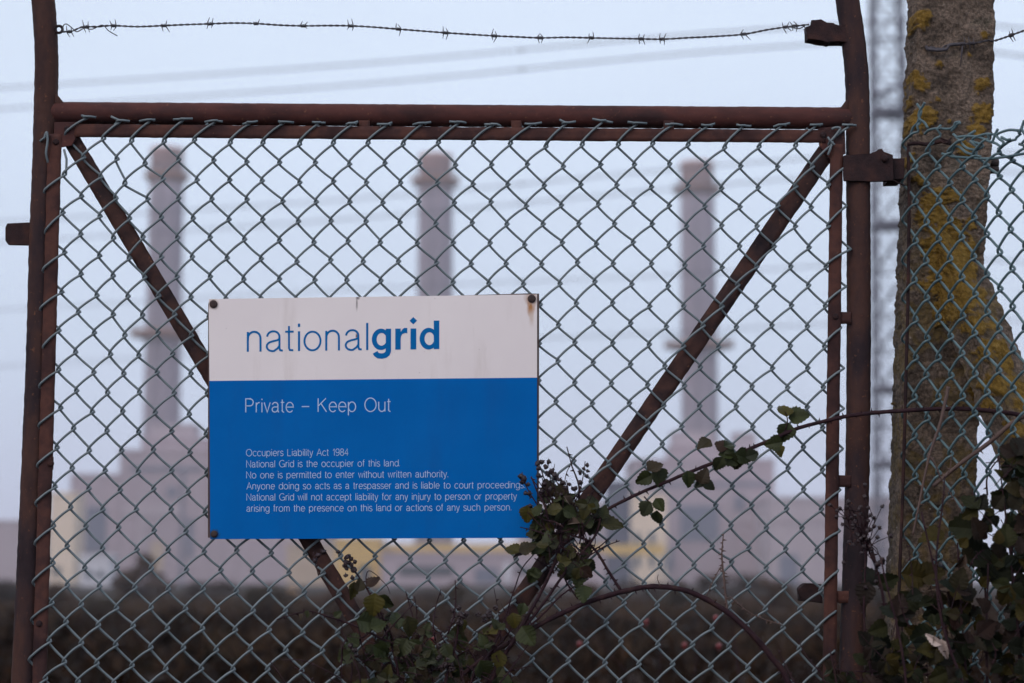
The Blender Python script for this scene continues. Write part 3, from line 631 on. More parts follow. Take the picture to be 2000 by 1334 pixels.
# gate mesh: every wire a zigzag, hooked with its neighbours
def gate_mesh():
    bm = bmesh.new(); rg = random.Random(5); amp, rad, ov = .0060, .0024, .0050
    for j in range(-3, 43):
        k0 = -1
        hA = j if (k0 - j) % 2 == 0 else j + 1
        if hA == j: k0 = 0                                   # first full run is '\': begins at the loop below the bar
        if j == -3: k0 = 2 if (2 - j) % 2 else 1
        pts = []
        k1 = 42
        for k in range(k0, k1):
            hA = j if (k - j) % 2 == 0 else j + 1; hB = 2 * j + 1 - hA
            a, b = gnode(hA, k), gnode(hB, k + 1)
            front = hA == j + 1; da = 1 if front else -1; side = 1 if front else -1
            S = 14; wob = rg.gauss(0, .0006)
            for s in range(S):
                u = s / S
                p = a.lerp(b, u)
                w_ = da * (ov * (1 - 2 * u) - .0016 * max(0, 1 - u / .13) ** 2 + .0016 * max(0, 1 - (1 - u) / .13) ** 2)
                dep = -side * amp * sin(min(1, u / .17, (1 - u) / .17) * pi / 2)
                z_ = (.0030 * sin(pi * u)) * (1 if front else -.5) + wob * sin(pi * u)
                pts.append(p + Vector((w_, dep, z_)))
        # upper end
        p = pts[0]
        if k0 == -1:
            sx_ = rg.choice((-1, 1)); L1, L2 = rg.uniform(.010, .020), rg.uniform(.012, .022); tl = rg.gauss(.0, .003)
            pts[0] = p + Vector((0, -amp * .9, 0))
            head = [p + Vector((sx_ * L1, -.007, tl + .002)), p + Vector((sx_ * L1 * .5, -.0085, tl * .5 + .001)), p + Vector((sx_ * .001, -.0085, .0008))]
            tube(bm, head + pts, rad, 8)
            tube(bm, [p + Vector((-sx_ * L2, -.0075, rg.gauss(.001, .003))), p + Vector((-sx_ * .006, -.0095, .001)), p + Vector((-sx_ * -.004, -.011, .001)), p + Vector((sx_ * .008, -.0065, -.0005))], rad * .98, 8)
        else:
            q = p + Vector((-.001, .002, .006)); q2 = p + Vector((.008, .0075, .022)); q3 = p + Vector((.022, .0065, .036))
            if j == -3: tube(bm, [p + Vector((-.004, -.006, .05)), p + Vector((.002, -.0075, .03))] + pts, rad, 8)
            else: tube(bm, [q3, q2, q] + pts, rad, 8)
    # loose cut ends at the top right corner
    tube(bm, smooth_path([P(1624, 252, YM - .009), P(1633, 249, YM - .012), P(1641, 251, YM - .012), P(1634, 262, YM - .010), P(1622, 276, YM - .008)], 5), rad, 8)
    tube(bm, smooth_path([P(1617, 268, YM - .011), P(1621, 274, YM - .013), P(1630, 283, YM - .012)], 5), rad, 8)
    tube(bm, smooth_path([P(1626, 276, YM - .010), P(1622, 290, YM - .011), P(1617, 303, YM - .008)], 5), rad, 8)
    tube(bm, smooth_path([P(86, 272, YM - .008), P(91, 258, YM - .010), P(93, 275, YM - .010), P(90, 300, YM - .008), P(94, 318, YM + .0)], 6), rad, 8)
    tube(bm, [P(78, 276, YM - .004), P(91, 266, YM - .008)], rad, 8)
    return bm
obj('chain_link_mesh', gate_mesh(), M['pvc'], gate)

# ------------------------------------------------------------------ barbed wire
def barbed(path, barbs, r, rg, seed):
    bm = bmesh.new(); q = smooth_path(path, 60); s = 0
    A, B = [], []
    for i, p in enumerate(q):
        if i: s += (q[i] - q[i - 1]).length
        a = s / .0125 * pi; o = Vector((0, cos(a), sin(a))) * r * 1.0
        A.append(p + o); B.append(p - o)
    tube(bm, A, r, 6); tube(bm, B, r, 6)
    for (p, lean) in barbs:
        i = min(range(len(q)), key=lambda k: (q[k] - p).length); c = q[i]; d = (q[min(i + 3, len(q) - 1)] - q[max(i - 3, 0)]).normalized()
        up = Vector((0, 0, 1)) - d * d.z; up.normalize(); sd_ = d.cross(up)
        coil = [c + d * (-.005 + .010 * k / 24) + (up * cos(k * .9) + sd_ * sin(k * .9)) * r * 2.7 for k in range(25)]
        tube(bm, coil, r * .95, 5)
        for s1, off in ((1, -.0048), (-1, -.0040), (1, .0045), (-1, .005)):
            if rg.random() < .12: continue
            tip = c + d * (off + rg.gauss(lean, .0022)) + up * s1 * rg.uniform(.009, .0135) + sd_ * rg.gauss(0, .004)
            tube(bm, [c + d * off, c + d * off + up * s1 * r * 2.6, tip], [r * 1.05, r * 1.05, r * .5], 5)
    return bm
by = -.012; rgb = random.Random(4)
main = [(117, 62), (140, 61), (160, 53), (190, 52), (220, 50), (268, 52), (320, 50), (365, 48), (410, 46.5), (455, 45), (500, 46), (545, 49), (592, 50.5), (640, 50), (685, 50.5), (730, 53), (780, 57), (870, 64), (965, 70), (1010, 72), (1055, 74), (1105, 73), (1155, 74), (1252, 76), (1295, 76.5), (1340, 74), (1400, 71), (1452, 67), (1500, 58), (1535, 53), (1580, 48)]
wb = barbed([P(a, c, by) for a, c in main], [(P(a, c, by), rgb.gauss(0, .003)) for a, c in ((135, 60), (168, 53), (222, 50), (320, 50), (410, 47), (500, 46), (592, 51), (685, 50.5), (778, 57), (870, 64), (965, 70), (1055, 74), (1155, 74), (1252, 76), (1293, 76.5), (1452, 67), (1534, 53), (1552, 51))], .0011, rgb, 0)
tube(wb, smooth_path([P(a, c, by - .002) for a, c in ((121, 62), (124, 50), (130, 47), (140, 54), (150, 62), (165, 55), (180, 57), (200, 49), (212, 60), (229, 70))], 6), .0011, 6)
tube(wb, smooth_path([P(a, c, by - .002) for a, c in ((1540, 52), (1560, 56), (1571, 52), (1573, 62), (1576, 66), (1570, 57))], 6), .0011, 6)
tag(obj('barbed_wire', wb, M['barb']), 'rusty barbed wire strung between the tops of the two gate uprights', 'barbed wire')
w2 = barbed([P(a, c, PYF - .012) for a, c in ((1815, 92), (1838, 95), (1850, 88), (1878, 86), (1905, 84), (1930, 79), (1945, 79))] + [P(1945, 79, PYF - .012) + FD * .3 * f for f in (.3, .6, 1)],
            [(P(1978, 80, PYF - .05), 0), (P(1880, 86, PYF - .012), 0), (P(1898, 85, PYF - .012), 0)], .0012, rgb, 1)
tube(w2, smooth_path([P(1808, 90, PYF + .01), P(1814, 96, PYF - .012), P(1832, 98, PYF - .014), P(1848, 96, PYF - .012), P(1855, 88, PYF - .013), P(1878, 86, PYF - .012)], 6), .0036, 7, True, .001)
tube(w2, [P(1880, 88, PYF - .012), P(1878, 106, PYF - .012), P(1876, 130, PYF - .008)], [.002, .0014, .0006], 6)
tag(obj('barbed_wire', w2, M['barb']), 'short length of barbed wire stapled to the concrete post', 'barbed wire')

# ------------------------------------------------------------------ the side fence
tf = thing('chain_link_fence', 'blue-green chain-link fence running in front of the concrete post, curled at the top', 'fence', (P(1770, 700, 0).x, -.02, 0))
FO = P(1766, 285, -.004)
rj2 = random.Random(23); J2 = {}
LEAN = -.040
def fnode(h, k):
    u = h * .0345; r = k / 2
    if (h, k) not in J2: J2[(h, k)] = (rj2.gauss(0, .0016), rj2.gauss(0, .0022))
    sag = 0.048 * (1 - math.exp(-max(0, h) * .30)) * math.exp(-max(0, r) / 5) * 0.9
    if r < 1: sag += (1 - r) * .0035 * h
    return FO + FD * (u + J2[(h, k)][0] + LEAN * r * .0775 * .9) + Vector((0, 0, -r * .0775 + J2[(h, k)][1] - sag))
bm = bmesh.new(); rg = random.Random(9); amp, rad, ov = .0070, .0026, .0050
for j in range(0, 30):
    pts = []; k0 = -1 if (-1 - j) % 2 else 0
    if j in (0, 1): k0 -= 0
    for k in range(k0, 40):
        hA = j if (k - j) % 2 == 0 else j + 1; hB = 2 * j + 1 - hA
        a, b = fnode(hA, k), fnode(hB, k + 1); front = hA == j + 1; da = 1 if front else -1; side = da
        for s in range(13):
            u = s / 13; p = a.lerp(b, u)
            w_ = da * (ov * (1 - 2 * u) - .0016 * max(0, 1 - u / .13) ** 2 + .0016 * max(0, 1 - (1 - u) / .13) ** 2)
            dep = -side * amp * sin(min(1, u / .20, (1 - u) / .20) * pi / 2)
            pts.append(p + FD * w_ + FN * dep + Vector((0, 0, (.0022 * sin(pi * u)) * (1 if front else -.5))))
    p = pts[0]; d1 = Vector((0, 0, 1)) * rg.uniform(.005, .02) + FD * rg.gauss(.006, .01)
    head = [p + d1 * 1.6 + FN * rg.gauss(0, .012), p + d1 + FN * rg.gauss(-.004, .006), p + d1 * .4]
    tube(bm, head + pts, rad, 8)
# curled, twisted top ends
def curl(pts, r=.0026): tube(bm, smooth_path([P(a, c, -.012 - (a - 1774) * .0013 - dy * .35) for a, c, dy in pts], 6), r, 8)
curl([(1778, 268, .0), (1783, 250, .006), (1792, 240, .006), (1796, 228, .004), (1799, 216, 0), (1791, 203, .0)])
curl([(1812, 250, .0), (1806, 240, -.006), (1796, 232, .004), (1795, 220, .008), (1802, 208, .006), (1806, 200, .006)])
curl([(1806, 262, 0), (1815, 254, .008), (1832, 251, .012), (1852, 252, .014), (1862, 248, .016), (1866, 240, .016), (1874, 238, .016)])
curl([(1858, 256, .014), (1866, 248, .01), (1870, 243, .014), (1875, 240, .02)])
curl([(1862, 262, .01), (1872, 272, .014), (1880, 282, .016), (1890, 290, .018), (1908, 292, .02), (1920, 284, .025), (1900, 276, .025), (1905, 268, .03), (1925, 262, .03), (1936, 262, .03)])
curl([(1868, 268, .012), (1890, 266, .02), (1912, 268, .025), (1932, 276, .03), (1945, 280, .04), (1955, 286, .05), (1960, 278, .05), (1950, 270, .05), (1948, 262, .05), (1970, 254, .06), (1990, 255, .08)])
curl([(1938, 278, .04), (1944, 262, .04), (1949, 252, .04)])
curl([(1956, 268, .05), (1966, 273, .06), (1973, 272, .06)])
curl([(1840, 300, .01), (1862, 306, .015), (1890, 308, .02), (1930, 310, .03), (1965, 306, .05), (2000, 300, .08)])
curl([(1850, 296, .01), (1870, 286, .015), (1888, 298, .02), (1915, 306, .03)])
curl([(1990, 262, .08), (1996, 248, .08), (2000, 236, .085), (1996, 252, .09), (2004, 268, .09), (1996, 280, .09)])
obj('chain_link_mesh', bm, M['pvc2'], tf)
bm = bmesh.new()
tube(bm, seg_path([P(1774, 286, -.004), P(1774, 300, -.006), P(1776, 400, -.006), P(1773, 600, -.006), P(1768, 800, -.006), P(1762, 1000, -.006), P(1754, 1200, -.006), P(1745, 1500, -.006), P(1735, 1900, -.006)], .01), .0034, 8, True, .0008)
obj('tension_bar', bm, M['iron'], tf)
bm = bmesh.new(); a0 = P(1776, 278, -.005)
tube(bm, smooth_path([P(1772, 282, -.004), P(1790, 280, -.008), P(1812, 282, -.012), P(1840, 276, -.02), P(1856, 280, -.03)], 6), .0042, 8, True, .0012)
obj('tie_wire', bm, M['iron'], tf); bm = bmesh.new()
tube(bm, smooth_path([P(1835, 268, -.02), P(1850, 274, -.028), P(1858, 270, -.03), P(1846, 280, -.03), P(1836, 274, -.02)], 6), .0015, 6)
obj('tie_wire', bm, M['iron'], tf); bm = bmesh.new()
tube(bm, smooth_path([P(1745, 352, -.02), P(1756, 358, -.02), P(1768, 362, -.01)], 5), .0014, 6)
obj('tie_wire', bm, M['iron'], tf)
bm = bmesh.new()
for y in (318, 332): tube(bm, [P(1928, y, PYF + .05), P(1950, y, PYF + .05)], .008, 6)
obj('bolt', bm, M['bolt'], tp)

# ------------------------------------------------------------------ notice sign
YS = -.052
so = P(730, 1052, YS)
sign = thing('notice_sign', 'blue and white metal keep-out notice with rusty corner bolts, fixed to the gate mesh', 'sign', so)
TL, TR, BL, BR = (407.5, 584), (1049, 575), (410.5, 1053), (1048.5, 1050.5)
def S(px, py, dy=0.0): return P(px, py, YS - dy)
wm, nt, b = new_mat('sign_white_enamel')
tw = tex(nt, 'ShaderNodeTexNoise', 5, 5, .6); td = tex(nt, 'ShaderNodeTexNoise', 170, 2, .5)
base = ramp(nt, tw.outputs[0], [(.3, (.74, .665, .665)), (.7, (.80, .73, .72))]).outputs[0]
base = mix(nt, ramp(nt, td.outputs[0], [(.745, (0, 0, 0)), (.775, (1, 1, 1))]).outputs[0], base, (.16, .12, .11))
tcn = N(nt, 'ShaderNodeTexCoord')
def stain(src, c, r0, r1, col, sxz=(1, 1)):
    c = c - so
    v = N(nt, 'ShaderNodeVectorMath', operation='SUBTRACT'); nt.links.new(tcn.outputs['Object'], v.inputs[0]); v.inputs[1].default_value = c
    v2 = N(nt, 'ShaderNodeVectorMath', operation='MULTIPLY'); nt.links.new(v.outputs[0], v2.inputs[0]); v2.inputs[1].default_value = (sxz[0], 0, sxz[1])
    l = N(nt, 'ShaderNodeVectorMath', operation='LENGTH'); nt.links.new(v2.outputs[0], l.inputs[0])
    tn = tex(nt, 'ShaderNodeTexNoise', 120, 3, .6, (1, 1, .35)); ad = N(nt, 'ShaderNodeMath', operation='MULTIPLY_ADD'); nt.links.new(tn.outputs[0], ad.inputs[0]); ad.inputs[1].default_value = r1 * .9; nt.links.new(l.outputs['Value'], ad.inputs[2])
    m_ = N(nt, 'ShaderNodeMapRange'); nt.links.new(ad.outputs[0], m_.inputs[0]); m_.inputs[1].default_value = r0 + r1 * .35; m_.inputs[2].default_value = r1 * 1.45; m_.inputs[3].default_value = 1; m_.inputs[4].default_value = 0
    return mix(nt, m_.outputs[0], src, col)
gr = tex(nt, 'ShaderNodeTexNoise', 16, 5, .7, (1, 1, .12))
base = mix(nt, ramp(nt, gr.outputs[0], [(.56, (0, 0, 0)), (.80, (.45, .45, .45))]).outputs[0], base, (.50, .42, .38))
base = stain(base, S(1038, 584), .006, .016, (.42, .24, .15))
base = stain(base, S(1037, 601), .005, .013, (.40, .17, .045), (1.5, .55))
base = stain(base, S(1038, 622), .001, .008, (.60, .48, .42), (1.2, .35))
base = stain(base, S(417, 594), .007, .013, (.45, .34, .27))
base = stain(base, S(697, 593), .001, .006, (.06, .035, .03), (2.2, .35))
base = stain(base, S(697, 656), .001, .005, (.12, .05, .035), (1.3, .6))
base = stain(base, S(699, 582), .001, .005, (.05, .03, .03))
nt.links.new(base, b.inputs['Base Color']); b.inputs['Roughness'].default_value = .42
bm2 = tex(nt, 'ShaderNodeTexNoise', 9, 3, .5); bump(nt, b, bm2.outputs[0], .05, .004)
blm, nt, b = new_mat('sign_blue_enamel')
tb = tex(nt, 'ShaderNodeTexNoise', 6, 5, .6); td = tex(nt, 'ShaderNodeTexNoise', 190, 2, .5)
bc = ramp(nt, tb.outputs[0], [(.3, (.0, .108, .385)), (.7, (.001, .128, .44))]).outputs[0]
gr = tex(nt, 'ShaderNodeTexNoise', 14, 5, .7, (1, 1, .14))
bc = mix(nt, ramp(nt, gr.outputs[0], [(.52, (0, 0, 0)), (.80, (.40, .40, .40))]).outputs[0], bc, (.01, .085, .28))
bc = mix(nt, ramp(nt, td.outputs[0], [(.76, (0, 0, 0)), (.79, (1, 1, 1))]).outputs[0], bc, (.05, .12, .25))
tcn = N(nt, 'ShaderNodeTexCoord')
bc = stain(bc, S(418, 1043), .006, .012, (.03, .04, .03))
nt.links.new(bc, b.inputs['Base Color']); b.inputs['Roughness'].default_value = .6; b.inputs['Specular IOR Level'].default_value = .03
ML, MR = (409, 744), (1049, 737.5)
bm = bmesh.new()
fr = [bm.verts.new(S(*q)) for q in (TL, TR, MR, BR, BL, ML)]; bk = [bm.verts.new(S(*q) + Vector((0, .002, 0))) for q in (TL, TR, MR, BR, BL, ML)]
f = bm.faces.new((fr[0], fr[1], fr[2], fr[5])); f.material_index = 0
f = bm.faces.new((fr[5], fr[2], fr[3], fr[4])); f.material_index = 1
bm.faces.new(bk[::-1]).material_index = 0
for i in range(6): bm.faces.new((fr[i], bk[i], bk[(i + 1) % 6], fr[(i + 1) % 6])).material_index = 0 if i in (0, 5) or i == 1 else 1
obj('panel', bm, [wm, blm], sign, False)
bm = bmesh.new(); prism(bm, [S(406.5, 592, -.0024), S(1030, 573, -.0024), S(1053, 573.5, -.0024), S(1052.5, 1048, -.0024), S(600, 1050, -.0024), S(406, 1050, -.0024)], .014); obj('backing_board', bm, M['backing'], sign, False)
for x, y, r in ((417, 594, .0078), (1038.5, 583.5, .0080), (418.5, 1043, .0066), (1040, 1042, .0066)):
    bm = bmesh.new(); p = S(x, y, .0005); tube(bm, [p + Vector((0, .002, 0)), p + Vector((0, -.002, 0)), p + Vector((0, -.0036, 0)), p + Vector((0, -.0042, 0))], [r, r, r * .8, r * .4], 18); obj('bolt', bm, M['bolt'], sign)

# lettering: stroke skeletons given a width
def arc(cx, cy, rx, ry, a0, a1, n=12): return [(cx + rx * cos(R(a0 + (a1 - a0) * i / n)), cy + ry * sin(R(a0 + (a1 - a0) * i / n))) for i in range(n + 1)]
XH = .72
def bowl(cx, rx): return arc(cx, XH / 2, rx, XH / 2, 0, 360, 20)
GL = {
 'o': (.54, [bowl(.27, .27)]),
 'n': (.43, [[(0, 0), (0, XH)], [(0, .42)] + arc(.215, .46, .215, .26, 180, 0, 10) + [(.43, 0)]]),
 'h': (.43, [[(0, 0), (0, 1)], [(0, .42)] + arc(.215, .46, .215, .26, 180, 0, 10) + [(.43, 0)]]),
 'm': (.70, [[(0, 0), (0, XH)], [(0, .44)] + arc(.175, .50, .175, .22, 180, 0, 8) + [(.35, 0)], [(.35, .44)] + arc(.525, .50, .175, .22, 180, 0, 8) + [(.70, 0)]]),
 'u': (.43, [[(0, XH)] + arc(.215, .26, .215, .26, 180, 360, 10) + [(.43, .3)], [(.43, XH), (.43, 0)]]),
 'r': (.25, [[(0, 0), (0, XH)], [(0, .40)] + arc(.22, .44, .22, .28, 180, 85, 7)]),
 'a': (.47, [arc(.21, .52, .19, .20, 172, 0, 10) + [(.40, .12), (.42, .02), (.48, .02)], [(.40, .42), (.33, .39)] + arc(.19, .20, .19, .19, 80, 300, 14) + [(.37, .13), (.40, .22)]]),
 'b': (.50, [[(0, 0), (0, 1)], bowl(.25, .25)]), 'd': (.50, [[(.50, 0), (.50, 1)], bowl(.25, .25)]),
 'p': (.50, [[(0, -.28), (0, XH)], bowl(.25, .25)]),
 'g': (.50, [bowl(.25, .25), [(.50, XH), (.50, -.06)] + arc(.26, -.06, .24, .22, 0, -160, 10)]),
 'c': (.47, [arc(.26, XH / 2, .26, XH / 2, 42, 318, 18)]),
 'e': (.50, [[(.02, .37), (.50, .37)] + arc(.26, XH / 2, .25, XH / 2, 0, 318, 20)]),
 'f': (.24, [arc(.22, .86, .12, .14, 90, 180, 6) + [(.10, 0)], [(0, XH), (.24, XH)]]),
 't': (.24, [[(.10, .93), (.10, .12)] + arc(.22, .12, .12, .12, 180, 275, 5), [(0, XH), (.24, XH)]]),
 'i': (.0, [[(0, 0), (0, XH)], [(0, .90), (0, 1.0)]]), 'l': (.0, [[(0, 0), (0, 1)]]),
 'j': (.06, [[(.06, XH), (.06, -.16)] + arc(-.04, -.16, .10, .12, 0, -90, 5), [(.06, .90), (.06, 1.0)]]),
 's': (.40, [arc(.20, .54, .18, .18, 20, 180, 9) + [(.06, .44), (.20, .37), (.34, .30)] + arc(.20, .18, .20, .18, 20, -160, 10)]),
 'v': (.42, [[(0, XH), (.21, 0), (.42, XH)]]), 'w': (.66, [[(0, XH), (.165, 0), (.33, XH), (.495, 0), (.66, XH)]]),
 'y': (.44, [[(0, XH), (.22, .0)], [(.44, XH), (.19, -.18), (.12, -.27), (.02, -.27)]]),
 'P': (.52, [[(0, 0), (0, 1), (.28, 1)] + arc(.28, .74, .24, .26, 90, -90, 9) + [(0, .48)]]),
 'K': (.58, [[(0, 0), (0, 1)], [(.54, 1), (0, .42)], [(.19, .62), (.58, 0)]]),
 'O': (.78, [arc(.39, .5, .39, .5, 0, 360, 26)]), 'L': (.44, [[(0, 1), (0, 0), (.44, 0)]]),
 'A': (.66, [[(0, 0), (.33, 1), (.66, 0)], [(.11, .34), (.55, .34)]]), 'N': (.58, [[(0, 0), (0, 1), (.58, 0), (.58, 1)]]),
 'G': (.72, [arc(.39, .5, .39, .5, 48, 330, 20) + [(.74, .45), (.42, .45)], [(.74, .45), (.74, 0)]]),
 '1': (.22, [[(0, .78), (.10, .80), (.20, 1), (.20, 0)]]), '9': (.48, [arc(.24, .70, .24, .30, 0, 360, 18), [(.48, .70)] + arc(.20, .36, .28, .36, 20, -130, 10)]),
 '8': (.48, [arc(.24, .76, .20, .24, 0, 360, 16), arc(.24, .26, .24, .26, 0, 360, 16)]), '4': (.48, [[(.36, 0), (.36, 1), (0, .30), (.50, .30)]]),
 '.': (.03, [[(.0, 0), (.0, .11)]]), '-': (.52, [[(0, .40), (.52, .40)]]),
}
def strip(bm, pts, w, fn, dz):
    "a stroke of width w (in photo pixels of the sign face) along pts"
    pts = [Vector((a, c, 0)) for a, c in pts]; closed = (pts[0] - pts[-1]).length < 1e-6
    if closed: pts = pts[:-1]
    n = len(pts); L_, R_ = [], []
    for i in range(n):
        a = pts[(i - 1) % n] if closed or i > 0 else None; b = pts[(i + 1) % n] if closed or i < n - 1 else None
        t1 = (pts[i] - a).normalized() if a is not None else None; t2 = (b - pts[i]).normalized() if b is not None else None
        if t1 is None: t1 = t2
        if t2 is None: t2 = t1
        n1 = Vector((-t1.y, t1.x, 0)); n2 = Vector((-t2.y, t2.x, 0)); m_ = n1 + n2
        m_ = m_.normalized() if m_.length > .1 else n1; k = min(2.2, 1 / max(.3, m_.dot(n1)))
        L_.append(pts[i] + m_ * (w / 2 * k)); R_.append(pts[i] - m_ * (w / 2 * k))
    vl = [bm.verts.new(fn(v.x, v.y, dz)) for v in L_]; vr = [bm.verts.new(fn(v.x, v.y, dz)) for v in R_]
    for i in range(n if closed else n - 1):
        k = (i + 1) % n; bm.faces.new((vl[i], vl[k], vr[k], vr[i]))
def letter_line(text, x0, x1, yb0, yb1, cap, w, mt, space=.46):
    adv = 0; items = []
    for ch in text:
        if ch == ' ': adv += space; continue
        g = GL[ch]; lsb = .055 if ch in 'oceadgOG98' else .08 if ch in 'ilhnmburpNKPL1.j' else .03
        items.append((ch, adv + lsb)); adv += g[0] + lsb + (lsb if ch not in 'rft' else .02) + .045
    last = items[-1]; first = items[0][1]; total = last[1] + GL[last[0]][0] - first
    k = (x1 - x0) / total
    bm = bmesh.new(); fn = lambda x, y, dz: S(x, y, .0004 + dz)
    for ch, a in items:
        for si, st in enumerate(GL[ch][1]):
            q = [(x0 + (a - first + px) * k, (yb0 + (yb1 - yb0) * ((a - first + px) * k) / (x1 - x0)) - py * cap) for px, py in st]
            strip(bm, q, w, fn, si * .00006)
    o = obj('lettering', bm, mt, sign, False); return o
lw, nt, b = new_mat('sign_white_lettering'); b.inputs['Base Color'].default_value = (.42, .53, .72, 1); b.inputs['Roughness'].default_value = .5
lb_, nt, b = new_mat('sign_blue_lettering'); b.inputs['Base Color'].default_value = (.001, .128, .37, 1); b.inputs['Roughness'].default_value = .6; b.inputs['Specular IOR Level'].default_value = .06
letter_line('Private - Keep Out', 480, 763, 805.5, 803.5, 26.5, 1.9, lw)
letter_line('Occupiers Liability Act 1984', 481, 680, 890.8, 889.6, 13.2, 1.05, lw)
letter_line('National Grid is the occupier of this land.', 481.5, 781, 912.8, 910.6, 13.2, 1.05, lw)
letter_line('No one is permitted to enter without written authority.', 481.5, 875, 934.2, 932, 13.2, 1.05, lw)
letter_line('Anyone doing so acts as a trespasser and is liable to court proceedings.', 482, 1025, 955.8, 953.2, 13.2, 1.05, lw)
letter_line('National Grid will not accept liability for any injury to person or property', 482, 1009, 977.5, 975.4, 13.2, 1.05, lw)
letter_line('arising from the presence on this land or actions of any such person.', 482, 998.5, 999.3, 996.8, 13.2, 1.05, lw)
# the large word: thin first part, heavy second part
def base_y(x): return 687.0 - (x - 482) * 5.4 / 376
bm = bmesh.new(); fn = lambda x, y, dz: S(x, base_y(x) - y, .0004 + dz)
def add(strokes, w):
    for i, s_ in enumerate(strokes): strip(bm, s_, w, fn, i * .00006)
def th_n(x): return [[(x, 0), (x, 38.6)], [(x, 22), (x + .4, 27)] + arc(x + 12.4, 26.2, 12.3, 12.6, 170, 0, 12) + [(x + 24.8, 0)]]
def th_a(x): return [arc(x + 14, 28.5, 12.0, 10.8, 178, 10, 12) + [(x + 26, 22), (x + 26, 6), (x + 27.5, 2), (x + 32.5, 1.2)],
                     [(x + 26, 24.5), (x + 22, 21.8), (x + 12, 19.6)] + arc(x + 12.5, 9.8, 11.3, 9.2, 120, 285, 12) + [(x + 22, 5.5), (x + 26, 11)]]
add(th_n(484), 4.0); add(th_a(519.8), 3.9)
add([[(564.4, 49), (564.4, 6), (566, 2.2), (572.8, 1.6)], [(557, 38), (573.5, 38)]], 3.8)
add([[(584, 0), (584, 38.6)], [(584, 47), (584, 53.6)]], 4.3)
add([arc(610.3, 19.2, 15.7, 18.2, 0, 360, 32)], 3.9); add(th_n(637.2), 4.0); add(th_a(674), 3.9); add([[(717.2, 0), (717.2, 53)]], 4.2)
def ring(cx, cy, ro, ri, off=0, n=36):
    o_, i_ = [], []
    for k in range(n):
        a = 2 * pi * k / n; o_.append(bm.verts.new(fn(cx + ro[0] * cos(a), cy + ro[1] * sin(a), 0))); i_.append(bm.verts.new(fn(cx + off + ri[0] * cos(a), cy + ri[1] * sin(a), 0)))
    for k in range(n): bm.faces.new((o_[k], o_[(k + 1) % n], i_[(k + 1) % n], i_[k]))
def polyf(pts, dz=.00006): bm.faces.new([bm.verts.new(fn(x, y, dz)) for x, y in pts])
ring(744, 20.5, (17.8, 20.9), (9.6, 12.4), 1.2)                                       # g
strip(bm, [(758.6, 41), (758.6, 2)] + [(758.4, -3), (756.6, -7.5), (752.5, -10.8), (746, -12.2), (739, -11.4), (734.6, -8.2), (732.6, -4.6)], 10.4, fn, .00006)
polyf([(772, 0), (782.6, 0), (782.6, 41), (772, 41)]); polyf([(782.6, 20), (783.2, 26), (786, 30.5), (790.5, 32.4), (795.4, 31.6), (795.4, 42), (790, 42.2), (785.6, 39.4), (782.6, 34)], .00012)   # r
polyf([(801.8, 0), (813, 0), (813, 40.8), (801.8, 40.8)]); polyf([(807.2, 48.8), (814.6, 56), (807.2, 63.2), (799.8, 56)])   # i with its diamond
ring(837.2, 20.5, (17.6, 21.2), (9.4, 12.6), 1.4); polyf([(847.2, 0), (858, 0), (858, 55.6), (847.2, 55.6)])          # d
obj('lettering', bm, lb_, sign, False)

# ------------------------------------------------------------------ brambles
def leaf(bm, base, d, nrm, L, rg, wid=.40, curl=.25, fold=.35):
    "ovate toothed leaf, pleated along its side veins: base point, direction, face normal, length"
    d = d.normalized(); nrm = (nrm - d * nrm.dot(d)); nrm = nrm.normalized() if nrm.length > 1e-4 else d.orthogonal().normalized(); s = d.cross(nrm)
    n = 13; mid, sides = [], ([], [])
    tw = rg.gauss(0, .3); wob = rg.uniform(0, 6)
    for i in range(n + 1):
        u = i / n
        w_ = wid * L * (sin(pi * u ** .66) ** .9 * (1 - .25 * u) * 1.12 if 0 < u < 1 else 0)
        w_ *= 1.08 if i % 2 else .95
        c = base + d * L * (u - .06 * curl * u * u) - nrm * L * curl * u * u * .8
        ss = s * cos(tw * u) + nrm * sin(tw * u)
        mid.append(bm.verts.new(c))
        if 0 < i < n:
            for k, sg in ((0, 1), (1, -1)):
                pl = nrm * (.007 if i % 2 else -.006) * L * (1 - u * .5)
                wv = nrm * sin(wob + u * 5 + k) * .03 * L
                fw = d * L * .07
                a = bm.verts.new(c + ss * sg * w_ * .52 + nrm * w_ * fold * .5 + fw * .5 + pl)
                b = bm.verts.new(c + ss * sg * w_ + nrm * w_ * fold * .8 + fw * (1.3 if i % 2 else .6) + pl * .6 + wv)
                sides[k].append((a, b))
    for sd_ in sides:
        bm.faces.new((mid[0], mid[1], sd_[0][0])); bm.faces.new((mid[0], sd_[0][0], sd_[0][1]))
        for i in range(len(sd_) - 1):
            bm.faces.new((mid[i + 1], mid[i + 2], sd_[i + 1][0], sd_[i][0])); bm.faces.new((sd_[i][0], sd_[i + 1][0], sd_[i + 1][1], sd_[i][1]))
        bm.faces.new((mid[n - 1], mid[n], sd_[-1][0])); bm.faces.new((sd_[-1][0], mid[n], sd_[-1][1]))
def pleaf(bm, px, py, ang, L, y, rg, **kw):
    "leaf at a photo position; ang in degrees, 0 = to the right, 90 = up; L in photo pixels"
    a = R(ang); d = Vector((cos(a), rg.gauss(0, .3), sin(a))); nr = Vector((rg.gauss(0, .35), -1, rg.gauss(.35, .35)))
    Lm = L * MM; p = P(px, py, y) - d.normalized() * Lm * .5
    leaf(bm, p, d, nr, Lm, rg, **kw)
